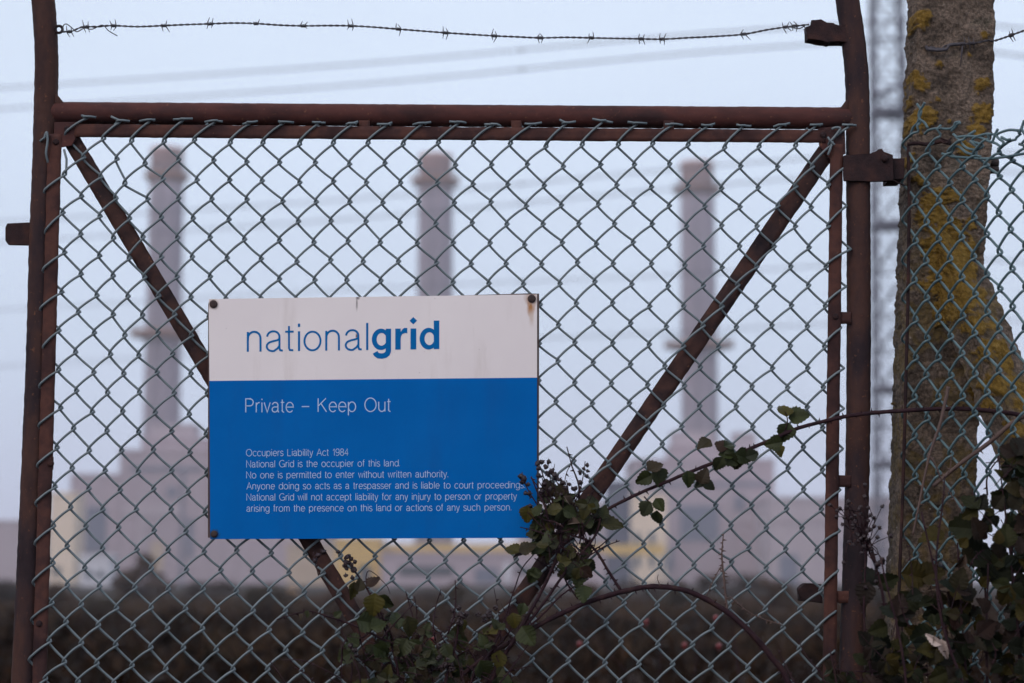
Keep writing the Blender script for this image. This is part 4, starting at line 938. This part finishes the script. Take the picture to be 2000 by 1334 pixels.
def cane(bm, path, r0, r1, rg, thorn=1.0, per=8):
    q = smooth_path(path, per); n = len(q)
    rr = [r0 + (r1 - r0) * i / (n - 1) for i in range(n)]
    tube(bm, q, rr, 8, True, r0 * .18, 260)
    s = 0; nxt = .012
    for i in range(1, n - 1):
        s += (q[i] - q[i - 1]).length
        if s > nxt and thorn:
            nxt = s + rg.uniform(.007, .02) / thorn
            t_ = (q[i + 1] - q[i - 1]).normalized(); o = t_.orthogonal(); o = Matrix.Rotation(rg.uniform(0, 6.28), 3, t_) @ o; o.y *= .5; o.normalize()
            tip = q[i] + o * (rr[i] + rg.uniform(.0045, .0075)) + t_ * rg.uniform(-.003, .001)
            b0 = q[i] + o * rr[i] * .7
            tube(bm, [b0, b0.lerp(tip, .45), tip], [.0021, .0012, .0003], 5, False)
def berries(bm, c, r, rg, fresh=False):
    if fresh:
        for k in range(14):
            v = Vector((rg.gauss(0, 1), rg.gauss(0, 1), rg.gauss(0, 1))).normalized(); blob(bm, c + v * r * .62, r * .48, 1, .1, (1, 1, 1), k)
    else:
        blob(bm, c, r, 2, .9, (1, 1, rg.uniform(.8, 1.15)), rg.randint(0, 99))
        for k in range(4):
            v = Vector((rg.gauss(0, 1), rg.gauss(0, 1), rg.gauss(0, 1))).normalized(); tube(bm, [c + v * r * .6, c + v * r * 1.5], [r * .28, r * .08], 4, False)
def rootpath(px, py, y, gx_): 
    "the way a cane comes out of the ground, below the picture"
    p = P(px, py, y); return [Vector((gx_, y, 0)), Vector((gx_ * .6 + p.x * .4, y, p.z * .55))]

# the long thorny cane from the right, ending among the leaves beside the sign
rg = random.Random(31)
t = thing('bramble_cane', 'long thorny purple cane arching left from the concrete post across the mesh', 'bramble', (P(2150, 1334, -.16).x, -.14, 0))
bm = bmesh.new(); yA = -.085
pa = [Vector((P(2350, 1334, -.35).x, -.36, 0)), P(2420, 1150, -.34), P(2230, 900, -.28), P(2080, 830, -.21)] + [P(a, c, y) for a, c, y in ((2000, 812, -.17), (1940, 803, -.15), (1860, 798, -.12), (1750, 803, -.10), (1690, 808, -.09), (1640, 816, -.085), (1560, 836, -.08), (1500, 862, -.08), (1430, 890, -.078), (1360, 917, -.076), (1290, 946, -.075), (1235, 970, -.075), (1180, 1000, -.075), (1130, 1050, -.07))]
cane(bm, pa, .0050, .0030, rg, 1.3)
cane(bm, [P(1258, 970, -.076), P(1270, 982, -.08), P(1290, 990, -.082)], .0014, .0010, rg, 0)
cane(bm, [P(1352, 922, -.078), P(1362, 940, -.082), P(1376, 940, -.084)], .0014, .0010, rg, 0)
cane(bm, [P(1532, 846, -.08), P(1538, 822, -.085), P(1534, 804, -.085)], .0013, .0010, rg, 0)
obj('cane', bm, M['cane'], t)
bm = bmesh.new()
for a in ((1532, 800, 100, 36), (1560, 812, 12, 42), (1534, 845, 250, 40), (1512, 866, 190, 36), (1523, 880, 265, 24), (1375, 868, 215, 34), (1408, 870, 150, 30), (1425, 868, 20, 32), (1428, 898, 320, 36), (1452, 892, 345, 42), (1470, 888, 20, 30), (1404, 906, 240, 34), (1420, 886, 170, 34), (1440, 905, 270, 34),
          (1258, 935, 205, 38), (1286, 932, 285, 42), (1280, 911, 30, 38), (1345, 936, 280, 34), (1374, 930, 70, 34), (1385, 948, 330, 26), (1366, 945, 220, 22), (1262, 994, 240, 34), (1288, 986, 300, 30), (1284, 1012, 275, 32),
          (1196, 1022, 5, 48), (1160, 1026, 225, 46), (1166, 1000, 120, 30), (1180, 1000, 80, 28)):
    pleaf(bm, *a, -.088 + rg.gauss(0, .006), rg, wid=rg.uniform(.36, .46), curl=rg.uniform(.1, .5))
obj('leaves', bm, M['leaf'], t, False)
# broken-off pale cane end in front of the post
bm = bmesh.new(); cane(bm, [Vector((P(2400, 1300, -.4).x, -.42, 0)), P(2350, 900, -.40), P(2120, 770, -.34), P(2000, 812, -.27), P(1930, 866, -.24), P(1870, 910, -.22), P(1822, 950, -.21)], .0056, .0036, rg, .4)
tag(obj('bramble_cane', bm, M['cane_pale']), 'cut pale brown cane slanting down in front of the concrete post', 'bramble')
# the arching cane along the bottom
t = thing('bramble_cane', 'thick arching thorny cane low across the mesh, right of the bramble clump', 'bramble', (P(1640, 1334, -.08).x, -.09, 0))
bm = bmesh.new()
cane(bm, [Vector((P(1640, 1334, -.08).x, -.09, 0)), P(1580, 1480, -.09), P(1540, 1334, -.09), P(1508, 1285, -.088), P(1470, 1240, -.085), P(1420, 1195, -.08), P(1350, 1157, -.075), P(1290, 1146, -.075), P(1240, 1150, -.075), P(1160, 1172, -.075), P(1080, 1206, -.075), P(1010, 1246, -.07), P(950, 1282, -.07), P(900, 1320, -.07)], .0062, .0042, rg, 1.5)
cane(bm, [P(1212, 1152, -.075), P(1190, 1118, -.072), P(1168, 1082, -.07), P(1142, 1052, -.07)], .0030, .0022, rg, 1.6)
cane(bm, [P(1130, 1170, -.07), P(1108, 1140, -.07), P(1096, 1108, -.068)], .0022, .0014, rg, 1)
obj('cane', bm, M['cane'], t)
bm = bmesh.new()
for a, c in ((1420, 1195), (1412, 1120), (1408, 1060)): pass
cane(bm, [P(1420, 1192, -.075), P(1414, 1130, -.07), P(1410, 1085, -.068), P(1413, 1042, -.066)], .0026, .0010, rg, 3, 14)
cane(bm, [P(1380, 1165, -.07), P(1395, 1130, -.07), P(1412, 1100, -.07)], .0011, .0008, rg, 1)
obj('twig', bm, M['cane_pale'], t); bm = bmesh.new()
cane(bm, [P(1425, 1165, -.07), P(1470, 1200, -.07), P(1530, 1222, -.07)], .0014, .0008, rg, 2)
obj('twig', bm, M['cane_pale'], t); bm = bmesh.new()
cane(bm, [P(1290, 1146, -.078), P(1284, 1130, -.08), P(1286, 1122, -.08)], .0010, .0006, rg, 0)
obj('twig', bm, M['cane_pale'], t)

def clump(name, label, root, stems, leafpts, n_rand, region, mats, y, ysd, size, berrypts, rg, brn=.0046, dry=0, extra=None, anchor=None, stem_mat='cane'):
    t = thing(name, label, 'bramble', (root[0], root[1], 0))
    bm = bmesh.new()
    for st, r0, r1, th in stems: cane(bm, st, r0, r1, rg, th)
    for i in range(42 if region[0][1] < 1500 else 110):
        for _ in range(60):
            x, yy = rg.uniform(*region[0]), rg.uniform(*region[1])
            if region[2](x, yy - 14, rg): break
        a0 = rg.uniform(20, 160); L = rg.uniform(40, 130); dp = y + rg.gauss(0, ysd)
        q = [P(x, yy, dp)]
        for k in range(3):
            a0 += rg.gauss(0, 18); x += cos(R(a0)) * L / 3; yy -= sin(R(a0)) * L / 3; q.append(P(x, yy, dp + rg.gauss(0, .006)))
        r_ = rg.uniform(.0009, .0021); cane(bm, q, r_, r_ * .5, rg, .6, 5)
    bl, bd = bmesh.new(), bmesh.new()
    for a in leafpts: pleaf(bl, *a, y + rg.gauss(0, ysd * .4) - .01, rg, wid=rg.uniform(.36, .46), curl=rg.uniform(.1, .5))
    for i in range(n_rand):
        for _ in range(60):
            x, yy = rg.uniform(*region[0]), rg.uniform(*region[1])
            if region[2](x, yy, rg): break
        dep = y + rg.gauss(0, ysd); a0 = rg.uniform(0, 360); L = size * rg.uniform(.65, 1.25)
        dryleaf = rg.random() < dry; tgt = bd if dryleaf else bl
        kw = dict(wid=rg.uniform(.12, .25), curl=rg.uniform(.5, 1.1), fold=1.2) if dryleaf else {}
        if rg.random() < .6 and not dryleaf:
            d = Vector((cos(R(a0)), 0, sin(R(a0)))); c = P(x, yy, dep); pet = c - d * L * MM * .9 + Vector((0, rg.gauss(0, .01), 0))
            tube(bm, [pet, c - d * L * MM * .05], [.0009, .0007], 4, False)
            for da, k in ((0, 1), (75, .8), (-75, .8)):
                pleaf(bl, x + cos(R(a0 + da)) * L * .5 * k, yy - sin(R(a0 + da)) * L * .5 * k, a0 + da, L * k, dep, rg, wid=rg.uniform(.34, .46), curl=rg.uniform(.1, .6))
        else: pleaf(tgt, x, yy, a0, L, dep, rg, **kw)
    obj('stems', bm, M[stem_mat], t); obj('leaves', bl, mats[0], t, False)
    if len(bd.verts): obj('withered_leaves', bd, M['leaf_dry'], t, False)
    else: bd.free()
    if berrypts:
        for (x, yy, r, fr_) in berrypts:
            bb = bmesh.new(); berries(bb, P(x, yy, y - .012 + rg.gauss(0, .004)), r, rg, fr_); obj('berry', bb, M['berry'], t)
    return t
# clump beside the sign
rg = random.Random(77); yc = -.085
def st(pts, y=yc): return [P(a, c, y) for a, c in pts]
base1 = [Vector((P(900, 1334, -.07).x, -.075, 0)), P(935, 1500, -.075), P(960, 1334, -.075)]
bpts = [(1058, 902, 5, 0), (1072, 902, 5, 0), (1066, 912, 5, 0), (1052, 930, 5, 0), (1077, 921, 6, 0), (1087, 933, 5.5, 0), (1063, 946, 5, 0), (1058, 960, 5.5, 0), (1087, 963, 5.5, 0), (1096, 966, 4.5, 0), (1105, 953, 5, 0), (1122, 954, 5.5, 0), (1098, 944, 5, 0), (1018, 930, 6, 0), (1023, 934, 6, 0), (1021, 941, 5.5, 0), (1031, 946, 4.5, 0), (1027, 963, 4.5, 0), (1034, 964, 5, 0), (1147, 908, 4, 0), (1145, 930, 4.5, 0), (1133, 923, 4, 0), (1133, 942, 4.5, 0), (1140, 915, 3.5, 0), (1083, 927, 5, 0), (1092, 937, 5, 0), (1070, 925, 5, 0), (1050, 906, 5, 0), (1052, 915, 5, 0), (1148, 920, 3.5, 0), (1036, 988, 4, 0), (1074, 955, 4.5, 0), (1112, 946, 4, 0)]
clump('bramble_bush', 'leafy bramble with dried berries overlapping the lower right corner of the sign', (P(900, 1334, -.07).x, -.075),
      [(base1 + st([(1010, 1240), (1060, 1150), (1090, 1080), (1098, 1020)]), .0046, .0028, 1.2), (st([(1095, 1040), (1080, 985), (1066, 945), (1052, 902)]), .0016, .0009, .6), (st([(1100, 1030), (1112, 990), (1092, 950), (1074, 915)]), .0016, .0009, .6),
       (st([(1105, 1020), (1128, 970), (1138, 935), (1143, 900)]), .0015, .0007, .6), (st([(1085, 1030), (1060, 1000), (1036, 965), (1018, 928)], yc - .012), .0016, .0009, .6), (st([(1080, 1050), (1050, 1020), (1030, 1000)], yc - .012), .0013, .0009, 0),
       (st([(990, 1270), (1060, 1180), (1110, 1110), (1160, 1050), (1175, 1005)]), .0030, .0020, 1.4), (st([(985, 1210), (1005, 1150), (1020, 1110), (1045, 1080)]), .0015, .0010, .4), (st([(1000, 1255), (1060, 1200), (1100, 1160), (1150, 1130)]), .0020, .0014, .8)],
      [(1030, 1004, 265, 36), (1050, 996, 60, 28), (1042, 1036, 250, 34), (1062, 1020, 200, 36), (1000, 1073, 160, 34), (1030, 1070, 25, 36), (1012, 1082, 200, 24), (1040, 1125, 250, 34), (1048, 1118, 20, 30), (1130, 1130, 265, 40), (1118, 1110, 230, 34), (1150, 1105, 320, 36), (1140, 1160, 270, 36), (1112, 1080, 200, 30)],
      34, ((1050, 1165), (960, 1130), lambda x, y_, r: abs((x - 1105) / 62) ** 2 + abs((y_ - 1035) / 88) ** 2 < 1), [M['leaf']], yc, .018, 34, [(a, c, r * MM * .92, f) for a, c, r, f in bpts], rg, dry=.12)
# clump low in the middle
rg = random.Random(78)
bp2 = [(895 + rg.gauss(0, 11), 1205 + rg.gauss(0, 9), 5.5, 1) for _ in range(12)] + [(950 + rg.gauss(0, 10), 1200 + rg.gauss(0, 10), 5.5, 1) for _ in range(8)] + [(870 + rg.gauss(0, 25), 1300 + rg.gauss(0, 14), 6, 1) for _ in range(18)]
clump('bramble_bush', 'dark bramble clump at the foot of the right brace, with withered hanging leaves', (P(860, 1334, -.08).x, -.085),
      [([Vector((P(860, 1334, -.08).x, -.085, 0)), P(850, 1500, -.085), P(870, 1334, -.085)] + st([(890, 1260), (896, 1215)]), .0040, .0016, 1), ([Vector((P(840, 1334, -.08).x, -.085, 0)), P(870, 1480, -.085), P(920, 1334, -.085)] + st([(960, 1270), (985, 1215), (1000, 1180)]), .0034, .0014, 1),
       (st([(820, 1334), (780, 1270), (760, 1230), (735, 1180)]), .0026, .0014, 1), (st([(960, 1275), (1000, 1230), (1018, 1225)]), .0015, .0008, .5), (st([(910, 1300), (960, 1330), (1010, 1340), (1040, 1334)]), .002, .001, 1.5)],
      [(1004, 1212, 280, 30), (1030, 1242, 300, 44), (1020, 1190, 250, 26), (945, 1310, 290, 46), (975, 1290, 265, 40)],
      64, ((690, 1010), (1215, 1460), lambda x, y_, r: y_ > 1340 or (y_ > 1215 + max(0, abs(x - 900) - 70) * .75 + r.gauss(0, 14))), [M['leaf']], yc, .03, 28, [(a, c, r * MM, f) for a, c, r, f in bp2], rg, dry=.14)
# clump on the left brace
rg = random.Random(79)
bp3 = [(678 + rg.gauss(0, 7), 1093 + rg.gauss(0, 8), 4.6, 1) for _ in range(11)] + [(690 + rg.gauss(0, 6), 1110 + rg.gauss(0, 6), 4.6, 1) for _ in range(5)] + [(676, 1124, 4, 0), (688, 1128, 4, 0), (660, 1078, 4, 0), (692, 1270, 5, 0), (685, 1262, 5, 0), (696, 1280, 5, 0), (622, 1085, 5, 0), (632, 1078, 5, 0), (615, 1095, 5, 0)]
clump('bramble_bush', 'straggling bramble climbing the left brace under the sign, with a small blackberry cluster', (P(770, 1334, -.07).x, -.075),
      [([Vector((P(770, 1334, -.07).x, -.075, 0)), P(790, 1480, -.08), P(780, 1334, -.08)] + st([(768, 1270), (745, 1215), (722, 1160), (700, 1125), (672, 1090)]), .0030, .0013, 1.1), (st([(770, 1260), (700, 1225), (640, 1204), (600, 1194), (540, 1210)]), .0024, .0010, 1), (st([(716, 1150), (715, 1125), (722, 1115), (742, 1128)]), .0010, .0007, .3),
       (st([(700, 1225), (708, 1265), (722, 1290), (745, 1285)]), .0014, .0008, 1), (st([(612, 1078), (616, 1100), (622, 1125)]), .0014, .0008, 1), (st([(742, 1130), (756, 1145), (762, 1160)]), .0008, .0006, 0)],
      [(730, 1182, 265, 46), (752, 1176, 320, 38), (718, 1215, 350, 44), (740, 1220, 20, 36), (690, 1154, 265, 36), (702, 1143, 80, 26), (728, 1136, 40, 30), (686, 1252, 150, 40), (676, 1280, 215, 44), (775, 1210, 100, 42), (762, 1208, 200, 36), (785, 1265, 240, 40), (745, 1270, 330, 40), (800, 1225, 280, 44), (755, 1250, 80, 34), (600, 1200, 250, 16), (588, 1205, 250, 14), (660, 1200, 40, 18)],
      22, ((560, 860), (1230, 1440), lambda x, y_, r: y_ > 1350 or (y_ > 1228 + abs(x - 720) * .55 + r.gauss(0, 14) and 640 < x < 860)), [M['leaf']], yc, .022, 35, [(a, c, r * MM, f) for a, c, r, f in bp3], rg, dry=.06)
# the dark bush in front of the concrete post
rg = random.Random(80); yb = -.30
def edge(x):
    for (a, c), (a2, c2) in zip(BE, BE[1:]):
        if x <= a2: return c + (c2 - c) * (x - a) / (a2 - a)
    return 850
BE = [(1500, 1330), (1640, 1290), (1700, 1190), (1760, 1150), (1800, 1125), (1850, 1130), (1890, 1010), (1930, 940), (1960, 890), (2000, 860), (2060, 820), (2300, 760)]
def in_bush(x, y_, r): return y_ > edge(x) + abs(r.gauss(0, 26))
stems = []
for (a, c, gx2) in ((1690, 1050, 1760), (1720, 1090, 1780), (1800, 1000, 1830), (1845, 930, 1860), (1900, 960, 1900), (1950, 890, 1960), (2010, 830, 2020), (1760, 1160, 1800), (1870, 1060, 1900), (1975, 1000, 2000), (2100, 800, 2100), (1930, 1100, 1960), (1620, 1265, 1760)):
    gx3 = P(gx2, 1334, yb).x; yy = yb + rg.gauss(0, .05)
    top_ = P(a, c, yy); q = [Vector((gx3, yy, 0)), Vector((gx3 + rg.gauss(0, .05), yy, top_.z * .45)), Vector((top_.x * .7 + gx3 * .3 + rg.gauss(0, .02), yy, top_.z * .8)), top_]
    stems.append((q, .0036, .0014, 1))
bp4 = [(1690 + rg.gauss(0, 22), 1040 + rg.gauss(0, 36), 3.6, 0) for _ in range(34)] + [(1660 + rg.gauss(0, 12), 1000 + rg.gauss(0, 12), 3.4, 0) for _ in range(14)] + [(1722, 1098, 5, 0), (1714, 1102, 5, 0), (1724, 1092, 4.5, 0)]
for x, y_ in ((1690, 1040), (1660, 1000), (1705, 1075), (1675, 1020)):
    stems.append(([P(1730, 1200, yb), P(1715, 1120, yb), P(x, y_, yb), P(x - 8, y_ - 22, yb)], .0018, .0008, .5))
bushr = clump('bramble_bush', 'dense dark bramble bush in front of the foot of the concrete post', (P(1900, 1334, yb).x, yb), stems,
      [(1790, 1125, 350, 56), (1735, 1135, 20, 44), (1770, 1180, 240, 52), (1745, 1190, 190, 44), (1820, 1120, 15, 50), (1690, 1160, 250, 46), (1700, 1125, 120, 40), (1910, 1075, 10, 70), (1950, 1100, 330, 60), (1880, 1030, 170, 60), (1985, 1020, 20, 50), (1800, 1240, 200, 50), (1860, 1180, 300, 56), (1820, 1045, 190, 50)],
      560, ((1560, 2260), (760, 1560), in_bush), [M['leaf_dark']], yb, .085, 36, [(a, c, r * MM, f) for a, c, r, f in bp4], rg, dry=.05)
bm = bmesh.new(); rgl = random.Random(6)
pleaf(bm, 1822, 1250, 150, 34, yb - .12, rgl, wid=.22, curl=.9, fold=.8); pleaf(bm, 1844, 1268, 285, 36, yb - .12, rgl, wid=.24, curl=.8, fold=.8)
stb = bmesh.new(); rgs = random.Random(12)
for (x, y_, r_, f_) in bp4:
    c0 = (1690, 1065) if x > 1672 else (1664, 1015)
    a0, a1 = P(c0[0] + rgs.gauss(0, 5), c0[1] + rgs.gauss(0, 10), yb), P(x, y_, yb - .01)
    tube(stb, [a0, a0.lerp(a1, .5) + Vector((rgs.gauss(0, .004), 0, .003)), a1], [.0009, .0008, .0006], 4)
obj('stalks', stb, M['cane'], bushr)
for tw_, r_ in (([(1852, 755), (1845, 790), (1834, 835), (1818, 880), (1806, 930), (1795, 985), (1783, 1045)], .0036), ([(1812, 885), (1828, 910), (1838, 935), (1860, 970), (1880, 1005)], .0020), ([(1848, 930), (1856, 912), (1858, 890)], .0012)):
    tb_ = bmesh.new(); cane(tb_, [P(a, c, yb + .06) for a, c in tw_], r_, r_ * .5, rgs, .3)
    obj('twig', tb_, M['cane_pale'], bushr)
pl_m = mottled('bleached_leaf', [(.34, .26, .23), (.46, .37, .33)], 40, .8, .3, .001)
obj('dead_leaf', bm, pl_m, bushr, False)

# ------------------------------------------------------------------ wild rose with hips behind the gate
rg = random.Random(90)
for hx, hy, yy, lab in ((845, 1247, 2.6, 'thin wild rose stem with a red hip behind the middle of the gate'), (1262, 1214, 3.0, 'thin wild rose stem with red hips behind the arching cane'), (1398, 1207, 2.5, 'thin wild rose stem with red hips low behind the right half of the gate')):
    gx4 = P(hx + 40, 1334, yy).x; t = thing('wild_rose', lab, 'wild rose', (gx4, yy, 0), 'wild roses behind the gate')
    hp = [(hx, hy)] + ([(hx + 4, 1292)] if hx == 845 else [(hx - 130, 1258), (hx + 75, 1260)] if hx == 1262 else [(hx + 6, 1262)])
    bm = bmesh.new()
    for a, c in hp:
        e_ = P(a, c, yy); cane(bm, [Vector((gx4, yy, 0)), Vector((gx4 + rg.gauss(0, .03), yy, e_.z * .6)), e_ + Vector((.05, 0, .02)), e_], .0026, .0010, rg, .4)
    obj('stem', bm, M['cane'], t)
    for a, c in hp:
        bm = bmesh.new(); e_ = P(a, c, yy); blob(bm, e_, .0095, 2, .06, (1, 1, 1.15)); tube(bm, [e_ - Vector((0, 0, .011)), e_ - Vector((0, 0, .017))], [.004, .0015], 6); obj('hip', bm, M['hip'], t)

# ------------------------------------------------------------------ haze over the flats
bm = bmesh.new(); box(bm, (-960, -16, -1.2), (960, 960, 125))
hm = bpy.data.materials.new('haze'); hm.use_nodes = True; hn = hm.node_tree.nodes; hn.clear()
ho = hn.new('ShaderNodeOutputMaterial'); pv = hn.new('ShaderNodeVolumePrincipled')
pv.inputs['Color'].default_value = (.86, .87, .93, 1); pv.inputs['Density'].default_value = .0006; pv.inputs['Anisotropy'].default_value = 0.2
hm.node_tree.links.new(pv.outputs[0], ho.inputs['Volume'])
struct(obj('haze', bm, hm, None, False), 'stuff')
for o in SC.objects:
    if '_w' in o: del o['_w']
